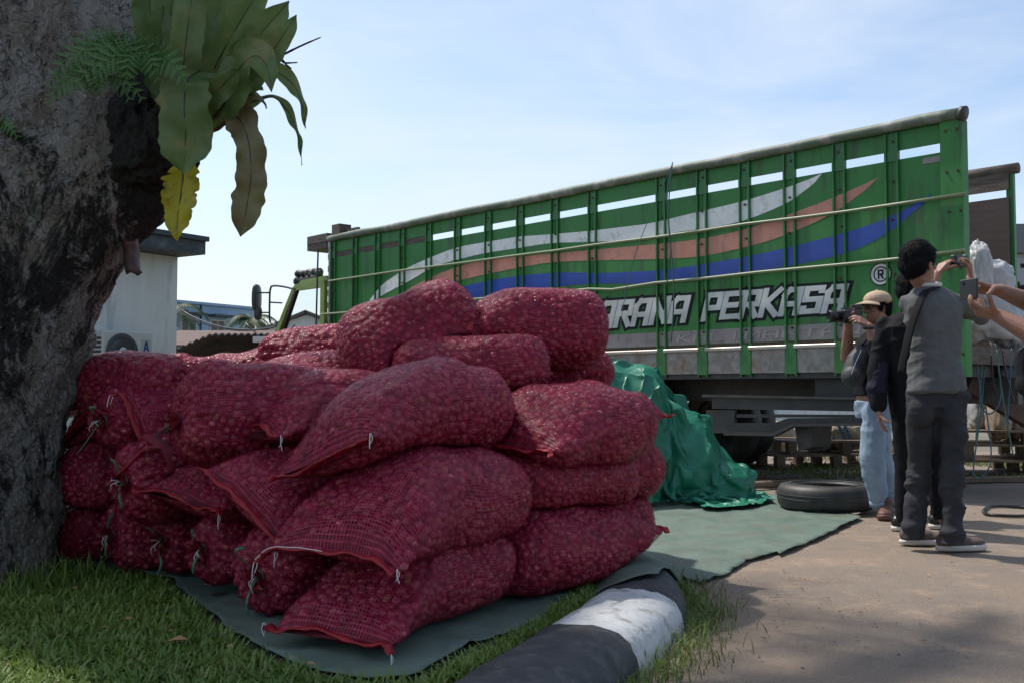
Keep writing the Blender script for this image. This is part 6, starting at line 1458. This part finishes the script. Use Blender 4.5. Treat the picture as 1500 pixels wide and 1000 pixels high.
    ck = N.new('ShaderNodeMapRange'); ck.inputs[1].default_value = .0; ck.inputs[2].default_value = .16; ck.inputs[3].default_value = .45; ck.inputs[4].default_value = 0; Lk.new(vv.outputs['Distance'], ck.inputs[0])
    c = mix(ck.outputs[0], c, (0.025, 0.02, 0.017))
    Lk.new(c, b.inputs['Base Color'])
    bp = N.new('ShaderNodeBump'); bp.inputs['Distance'].default_value = .08; Lk.new(nz(26, 9, .8), bp.inputs['Height'])
    b2 = N.new('ShaderNodeBump'); b2.inputs['Distance'].default_value = .03; b2.invert = True; Lk.new(ck.outputs[0], b2.inputs['Height']); Lk.new(bp.outputs[0], b2.inputs['Normal']); Lk.new(b2.outputs[0], b.inputs['Normal'])
    link('trunk', mesh('trunk', P3, Fc, m, True), root, True)
    # scaling bark flap under the bulge
    pts = []
    for i in range(7):
        for j in range(5):
            a = i / 6; c_ = j / 4; q = P(182 + 16 * c_ + 10 * a - 4 * math.sin(a * 3), 352 + 48 * a + 4 * c_ * a, 4.35 - .05 * math.sin(c_ * 3)); pts.append(q + Vector((0, .02 * math.sin(a * 5), .008 * math.sin(i * 3 + j * 2))))
    o = link('loose_bark', mesh('loose_bark', pts, [(i * 5 + j, i * 5 + j + 1, (i + 1) * 5 + j + 1, (i + 1) * 5 + j) for i in range(6) for j in range(4)], M_LEAFR, True), root, True); o.modifiers.new('s', 'SOLIDIFY').thickness = .012
    # limbs and crown high above the picture
    rl = random.Random(9); tips = []
    for k in range(9):
        a = k * .7 + .3; e = Vector((-2.4 + 2.7 * math.cos(a), 4.45 + 2.7 * math.sin(a) - .3, 6.0 + rl.uniform(-.3, .8))); s0 = Vector((-2.45, 4.45, 4.7)); mid = s0.lerp(e, .5) + Vector((0, 0, .5)); pts = catmull([s0, mid, e], 6)
        MB().tube(pts, [.26 - .018 * i for i in range(len(pts))], 10).build('limb', m, root, True, True); tips += pts[3:]
    # crown: leaf faces in clumps
    cl = []
    for k in range(95):
        a = rl.uniform(0, 6.28); rr_ = 3.3 * math.sqrt(rl.random()); x = -3.0 + rr_ * math.cos(a); y = 4.1 + rr_ * math.sin(a) * .95; z = 6.3 + 1.3 * (1 - (rr_ / 3.6) ** 2) * rl.random() + rl.uniform(-.4, .4)
        if y > 0 and z - .9 < .45 * y + .3: continue
        cl.append((x, y, z))
    cl = np.array(cl); n = 6000; idx = rng.integers(0, len(cl), n); c0 = cl[idx] + rng.normal(0, .27, (n, 3)) * np.array([1, 1, .6])
    d1 = rng.normal(0, 1, (n, 3)); d1 /= np.linalg.norm(d1, axis=1)[:, None]; d2 = np.cross(d1, rng.normal(0, 1, (n, 3))); d2 /= np.linalg.norm(d2, axis=1)[:, None]; sz = rng.uniform(.05, .09, n)[:, None]
    V = np.stack([c0 - d1 * sz, c0 + d2 * sz * .5, c0 + d1 * sz, c0 - d2 * sz * .5], 1).reshape(-1, 3); link('crown', mesh('crown', V, np.arange(4 * n).reshape(-1, 4), M_CANOPY), root, True)
    return root
tree()

def strap_leaf(name, pts, w, m, parent, face=Vector((0, -1, 0)), wave=.012, fold=.10, seed=0, tip=.12, basew=.25, rib=M_MIDRIB, ribs=True, n=60, nw=11, torn=0):
    pts = [Vector(p) for p in pts]; c = catmull(pts, 12); L = [0]
    for a, b in zip(c, c[1:]): L.append(L[-1] + (b - a).length)
    tot = L[-1]; La = np.array(L); ca = np.array([tuple(p) for p in c]); t = np.linspace(0, 1, n + 1); q = np.stack([np.interp(t * tot, La, ca[:, k]) for k in range(3)], 1)
    V = []; ribp = []; rs = random.Random(seed)
    for i in range(n + 1):
        p = Vector(q[i]); d = (Vector(q[min(i + 1, n)]) - Vector(q[max(i - 1, 0)])).normalized(); side = d.cross(face)
        if side.length < .1: side = d.cross(Vector((1, 0, .3)))
        side.normalize(); nr = side.cross(d).normalized()
        tt = t[i]; ww = w * min(1, basew + tt / .35 * (1 - basew)) * (1 - max(0, (tt - (1 - tip * 2.6)) / (tip * 2.6)) ** 2.2)
        ww = max(ww, .002)
        for j in range(nw):
            u = j / (nw - 1) * 2 - 1; edge = abs(u) ** 2
            wob = 1.5 * wave * edge * math.sin(tt * tot * 34 + seed + (1.5 if u > 0 else 0) + 2 * math.sin(tt * tot * 9 + seed)) + .004 * noise.noise(Vector((tt * 9, u * 2, seed)))
            wm = ww * (1 + edge * (.045 * math.sin(tt * tot * 70 + seed * 2 + u * 3 + 3 * math.sin(tt * 13 + seed)) + .22 * noise.noise(Vector((tt * tot * 22, u, seed + 3))))) * (1 - torn * edge * max(0, noise.noise(Vector((tt * tot * 60, u * .3, seed + 8)))) * 1.2)
            V.append(p + side * u * wm + nr * (wob + abs(u) * fold * ww))
        ribp.append(p - nr * .001)
    Fc = [(i * nw + j, i * nw + j + 1, (i + 1) * nw + j + 1, (i + 1) * nw + j) for i in range(n) for j in range(nw - 1)]
    o = link(name, mesh(name, V, Fc, m, True), parent, True)
    if ribs:
        mb = MB(); mb.tube(ribp, [.0045 * (1 - .7 * i / n) for i in range(n + 1)], 6); mb.build('midrib', rib, o, True)
        # the leaf object sits in its parent's frame; midrib shares it
        o.children[0].data.transform(Matrix.Translation(-Vector(parent.location)))
    return o
def nest_fern():
    Y = 4.15; c = P(268, 205, Y); root = empty('birds_nest_fern', c, 0, label="bird's nest fern with long drooping strap leaves high on the trunk", cat='fern')
    q = lambda x, y, dy=0: P(x, y, Y + dy)
    # root mass
    prs = [ell_mesh(q(228, 225, .16), (.16, .20, .17)), ell_mesh(q(254, 205, .10), (.10, .16, .15)), ell_mesh(q(205, 250, .20), (.12, .18, .12)), ell_mesh(q(200, 190, .20), (.13, .18, .16)), ell_mesh(q(245, 140, .25), (.18, .2, .22))]
    skin('root_mass', prs, .009, M_ROOT, root, 1, lambda co: .03 * fbm(co * 16, 3, 3) + .05 * (ridged(co * np.array([26, 26, 9]), 4, 5) - .5))
    mb = MB(); mb.tube([q(272, 250), q(285, 238, -.02), q(292, 228, -.03), q(299, 222, -.03)], [.03, .022, .012, .004], 7); mb.tube([q(285, 238, -.02), q(291, 240, -.02), q(288, 248, -.02)], [.015, .008, .003], 6); mb.build('dead_stub', M_ROOT, root, True, True)
    S = 1 / F * Y
    Fn = Vector((0, -1, .15))
    strap_leaf('leaf', [q(292, 105, -.25), q(275, 118, -.34), q(270, 155, -.38), q(272, 200, -.36), q(268, 255, -.33)], .094, M_LEAFG, root, Vector((.1, -1, .2)), .016, .10, 1, .10, .7)
    strap_leaf('leaf', [q(290, 195, -.05), q(315, 172, -.10), q(345, 170, -.14), q(362, 200, -.16), q(368, 250, -.16), q(362, 300, -.15), q(352, 347, -.14)], .060, M_LEAFB, root, Vector((.35, -1, .4)), .020, .25, 2, .07, .45)
    o = strap_leaf('leaf', [q(262, 240, -.05), q(268, 255, -.10), q(265, 285, -.12), q(260, 320, -.12), q(260, 355, -.12)], .070, M_LEAFY, root, Vector((0.1, -1, 0)), .010, .22, 3, .22, .8, torn=.35); o['label'] = 'yellow dying leaf'
    # broad upward leaves
    fans = [((275, 190), (280, 120), (295, 40), (318, -60), .070, 0), ((280, 190), (310, 110), (350, 35), (392, -30), .076, -.05), ((285, 195), (330, 120), (378, 55), (424, 2), .072, -.08), ((270, 190), (255, 120), (250, 30), (262, -70), .085, .05),
            ((262, 195), (238, 120), (224, 50), (215, -40), .09, .08), ((285, 200), (340, 145), (392, 85), (434, 22), .056, .05), ((288, 205), (330, 150), (372, 95), (415, 40), .060, .12), ((270, 195), (290, 130), (325, 60), (352, -30), .085, .14),
            ((275, 190), (268, 120), (275, 40), (290, -60), .075, -.12), ((268, 195), (248, 130), (236, 70), (240, 10), .08, .0), ((280, 200), (322, 160), (352, 118), (384, 92), .052, -.02), ((272, 195), (300, 150), (330, 122), (352, 100), .06, -.14)]
    for k, (a, b, c_, d, w, dy) in enumerate(fans):
        strap_leaf('leaf', [q(*a, .0), q(*b, dy - .10), q(*c_, dy - .16), q(*d, dy - .18)], w * .82, M_LEAFG, root, Vector((.45, -1, -.25)), .012, .34, 10 + k, .09, .35)
    strap_leaf('leaf', [q(300, 190, -.1), q(330, 150, -.2), q(352, 100, -.28), q(375, 82, -.32), q(392, 100, -.34), q(398, 135, -.34)], .072, M_LEAFG, root, Vector((.3, -1, .3)), .014, .12, 30, .2, .35)
    strap_leaf('leaf', [q(290, 200, .05), q(335, 150, .02), q(385, 105, .0), q(420, 115, .0), q(440, 145, .0), q(448, 188, .0)], .034, M_LEAFG, root, Vector((.4, -1, .4)), .014, .2, 31, .2, .5)
    strap_leaf('leaf', [q(290, 205, .08), q(350, 160, .05), q(395, 142, .02), q(418, 158, .02), q(432, 185, .02), q(440, 215, .02), q(442, 243, .02)], .021, M_LEAFG, root, Vector((.4, -1, .4)), .012, .2, 32, .25, .6)
    strap_leaf('leaf', [q(285, 205, .02), q(330, 175, -.02), q(365, 140, -.05), q(385, 150, -.06), q(390, 160, -.06)], .035, M_LEAFB, root, Vector((.3, -1, .3)), .012, .2, 33, .2, .6)
    strap_leaf('leaf', [q(285, 210, .0), q(320, 150, -.02), q(350, 132, -.05), q(385, 128, -.05)], .055, M_LEAFB, root, Vector((.3, -1, .5)), .012, .2, 34, .3, .5)
    for k, (a, b, c_) in enumerate((((300, 150), (350, 120), (412, 82)), ((412, 82), (440, 68), (470, 55)), ((412, 82), (415, 92), (436, 92)), ((410, 84), (420, 96), (427, 101)), ((405, 95), (412, 78), (417, 71)))):
        MB().tube(catmull([q(*a, -.05), q(*b, -.05), q(*c_, -.05)], 5), [.005] * 4 + [.004] * 4 + [.003] * 2 + [.002], 5).build('dry_stalk', M_STEM, root, True, True)
nest_fern()
def small_fern(px, py, Y, n, size, label, seed):
    c = P(px, py, Y); root = empty('small_fern', c, 0, label=label, cat='fern', group='small feathery ferns rooted in the bark'); rs = random.Random(seed)
    for k in range(n):
        a = (k / max(1, n - 1) - .5) * 3.2 + rs.uniform(-.2, .2); Ls = size * rs.uniform(.75, 1.1); mb = MB(); pts = []
        for i in range(10):
            t = i / 9; pts.append(c + Vector((math.sin(a) * Ls * t * .9, -.10 * t - .06 * math.sin(t * 3), Ls * (.45 * t * math.cos(a * .5) - .85 * t * t))))
        mb.tube(pts, .0018, 4)
        for i in range(1, 10):
            for s in (-1, 1):
                dr = (pts[i] - pts[i - 1]).normalized(); sd = dr.cross(Vector((0, -1, .1))).normalized() * s; l = size * .36 * (1 - (i / 10)) ** .8 + .008
                for e in range(6):
                    f = (e + .6) / 6; b0 = pts[i] + (sd * .9 + dr * .45).normalized() * l * f + Vector((0, 0, -.12 * l * f)); ll = .34 * l * (1 - f * .6)
                    for s2 in (-1, 1):
                        dd = (sd * .55 + dr * .8 * s2).normalized(); w = sd * ll * .22; mb.add([b0 - w, b0 + w, b0 + dd * ll + w * .5, b0 + dd * ll - w * .5], [(0, 1, 2, 3)])
        mb.build('frond', M_FERN, root, False, True)
small_fern(180, 80, 3.88, 6, .25, 'feathery fern nearest the centre of the trunk beside the big leaves', 1)
small_fern(218, 95, 3.84, 6, .25, 'feathery fern touching the broad hanging leaf', 2)
small_fern(160, 120, 3.9, 5, .22, 'feathery fern hanging lowest left of the dark root mass', 3)
small_fern(8, 188, 3.98, 5, .13, 'tiny pale fern alone at the left edge of the trunk', 4)

# ------------------------------------------------------------ grass and litter
def blades(name, pts, hmin, hmax, wmin, wmax, m, lean=.9, seed=1, nseg=3, **k):
    r = np.random.default_rng(seed); n = len(pts); a = r.uniform(0, 2 * np.pi, n); h = r.uniform(hmin, hmax, n); w = r.uniform(wmin, wmax, n); ln = r.uniform(.25, lean, n)
    d = np.c_[np.cos(a), np.sin(a), np.zeros(n)]; s = np.c_[-np.sin(a + r.uniform(-.5, .5, n)), np.cos(a), np.zeros(n)]; V = np.empty((n, 2 * nseg + 1, 3))
    for i in range(nseg):
        t = i / nseg; c = pts + d * (h * ln * t ** 1.5)[:, None] + np.c_[np.zeros(n), np.zeros(n), h * (t - .45 * ln * t * t)]
        ww = (w * (1 - .35 * t) * (.75 if i == 0 else 1))[:, None]; V[:, 2 * i] = c - s * ww; V[:, 2 * i + 1] = c + s * ww
    V[:, 2 * nseg] = pts + d * (h * ln)[:, None] + np.c_[np.zeros(n), np.zeros(n), h * (1 - .45 * ln)]
    b = (np.arange(n) * (2 * nseg + 1))[:, None]; Fq = []
    F4 = np.concatenate([b + np.array([[2 * i, 2 * i + 1, 2 * i + 3, 2 * i + 2]]) for i in range(nseg - 1)], 0); F3 = b + np.array([[2 * nseg - 2, 2 * nseg - 1, 2 * nseg]])
    return link(name, mesh(name, V.reshape(-1, 3), F4.tolist() + F3.tolist(), m), kind='stuff', **k)
def in_poly(q, poly):
    pa = np.array(poly); ins = np.zeros(len(q), bool); j = len(pa) - 1
    for i in range(len(pa)):
        xi, yi = pa[i]; xj, yj = pa[j]; c = ((yi > q[:, 1]) != (yj > q[:, 1])) & (q[:, 0] < (xj - xi) * (q[:, 1] - yi) / (yj - yi + 1e-12) + xi); ins ^= c; j = i
    return ins
q = rng.uniform((-3.4, 2.2), (.7, 5.4), (95000, 2)); s_ = signed(q); keep = (s_ > .185) & ~in_poly(q, TP); q = q[keep]
q = q[(np.abs(q[:, 0]) < q[:, 1] * .62 + .2)]
pz = np.c_[q, np.full(len(q), VERGE - .004)]
tpa = np.array(TP[:12]); dseg = np.full(len(pz), 9.)
for a_, b_ in zip(tpa[:-1], tpa[1:]):
    ab = b_ - a_; t_ = np.clip(((pz[:, :2] - a_) @ ab) / (ab @ ab), 0, 1); dseg = np.minimum(dseg, np.hypot(*(pz[:, :2] - a_ - t_[:, None] * ab).T))
dn = fbm(pz * 5, 3, 9); pz = pz[(dn > -.42) & (dseg > .045)]
blades('grass', pz, .030, .078, .0026, .0062, M_GRASS, 1.3, 2, label='short green carpet grass on the verge')
q = rng.uniform((-3.4, 2.4), (.3, 5.2), (1500, 2)); keep = (signed(q) > .2) & ~in_poly(q, TP); pz = np.c_[q[keep], np.full(keep.sum(), VERGE)]
blades('dry_grass', pz, .03, .10, .001, .0025, M_GRASSD, 1.2, 3, label='thin dry stalks among the grass')
# tufts round the kerb
def tuft(spots, name, hmin, hmax, seed, label, m=M_GRASS, dens=70, sp=.05, z=0):
    r = np.random.default_rng(seed); pts = []
    for x, y in spots: pts.append(np.c_[r.normal(x, sp, dens), r.normal(y, sp, dens), np.full(dens, z)])
    return blades(name, np.concatenate(pts), hmin, hmax, .0015, .0035, m, .9, seed, label=label)
# road side of the kerb
rs_pts = []
for i in range(len(CP) - 1):
    p = CP[i]; d = (CP[i + 1] - CP[max(i - 1, 0)]).normalized(); n = Vector((-d.y, d.x, 0))
    if 3.0 < p.y < 4.8: rs_pts.append((p.x - n.x * .21, p.y - n.y * .21)); rs_pts.append((p.x - n.x * .23 + d.x * .03, p.y - n.y * .23 + d.y * .03))
tuft(rs_pts, 'grass_tuft', .02, .085, 5, 'uneven grass tufts along the road side of the kerb', dens=8, sp=.045)
tuft([(p[0] + .05, p[1]) for p in rs_pts[::2]], 'dry_grass', .02, .10, 6, 'straw coloured grass along the kerb', M_GRASSD, 16, .08)
bs = []
for i in range(len(CP) - 1):
    p = CP[i]; d = (CP[i + 1] - CP[max(i - 1, 0)]).normalized(); n = Vector((-d.y, d.x, 0))
    if 2.9 < p.y < 4.15: bs.append((p.x + n.x * .195, p.y + n.y * .195))
tuft(bs, 'grass_tuft', .02, .055, 7, 'grass growing between kerb and tarpaulin', dens=60, sp=.022, z=.085)
tuft([(-2.02, 4.05), (-1.98, 4.15), (-1.90, 4.30), (-1.86, 4.2), (-1.80, 4.38), (-1.95, 4.25)], 'grass_tuft', .06, .20, 8, 'taller grass at the foot of the tree', dens=45, sp=.05, z=VERGE)
q = rng.uniform((2.2, 10.2), (7.5, 13.5), (9000, 2)); q = q[fbm(np.c_[q, np.zeros(len(q))] * .8, 2, 4) > -.15]
blades('grass', np.c_[q, np.zeros(len(q))], .03, .10, .004, .009, M_GRASSD, 1.0, 12, label='yellow green grass on the ground beyond the truck')
# scattered dry leaves and grit
def leaf_litter(spots, name, size, m, label, seed):
    r = random.Random(seed); mb = MB()
    for x, y, z in spots:
        a = r.uniform(0, 6.28); s = size * r.uniform(.5, 1.2); d = Vector((math.cos(a), math.sin(a), .1)); e = Vector((-d.y, d.x, .15 * r.uniform(-1, 1))); p = Vector((x, y, z + .004))
        mb.add([p - d * s, p + e * s * .45, p + d * s, p - e * s * .45 + Vector((0, 0, s * .3))], [(0, 1, 2), (0, 2, 3)])
    return mb.build(name, m, None, kind='stuff', label=label)
r = random.Random(3)
leaf_litter([(r.uniform(.6, 4.5), r.uniform(3.2, 9), 0) for _ in range(150)], 'leaf_litter', .012, M_DRYL, 'small dry leaves scattered on the road', 3)
leaf_litter([(r.uniform(.75, 1.6), r.uniform(3.3, 5.0), 0) for _ in range(90)], 'leaf_litter', .010, M_LEAFR, 'dark leaf scraps gathered near the kerb', 5)
leaf_litter([(1.1 + r.gauss(0, .10), 5.5 + r.gauss(0, .35), .03) for _ in range(40)], 'leaf_litter', .008, M_DRYL, 'brown husks on the tarpaulin', 6)
leaf_litter([(r.uniform(.7, 6), r.uniform(3.2, 11), 0) for _ in range(500)], 'grit', .005, M_LILAC, 'small pale grit on the road', 7)
leaf_litter([(r.uniform(-2.4, -.2), r.uniform(2.6, 4.4), VERGE + r.uniform(.03, .05)) for _ in range(55)], 'leaf_litter', .016, M_DRYL, 'dry brown leaf scraps lying in the grass', 9)
q = g(259, 939, VERGE + .04); mbv = MB(); mbv.add([(q[0] - .035, q[1], VERGE + .04), (q[0], q[1] - .02, VERGE + .05), (q[0] + .035, q[1] + .01, VERGE + .045), (q[0], q[1] + .02, VERGE + .055)], [(0, 1, 2, 3)]); tag(mbv.build('fallen_leaf', M_DRYL), 'single orange brown leaf lying on the grass', 'leaf')
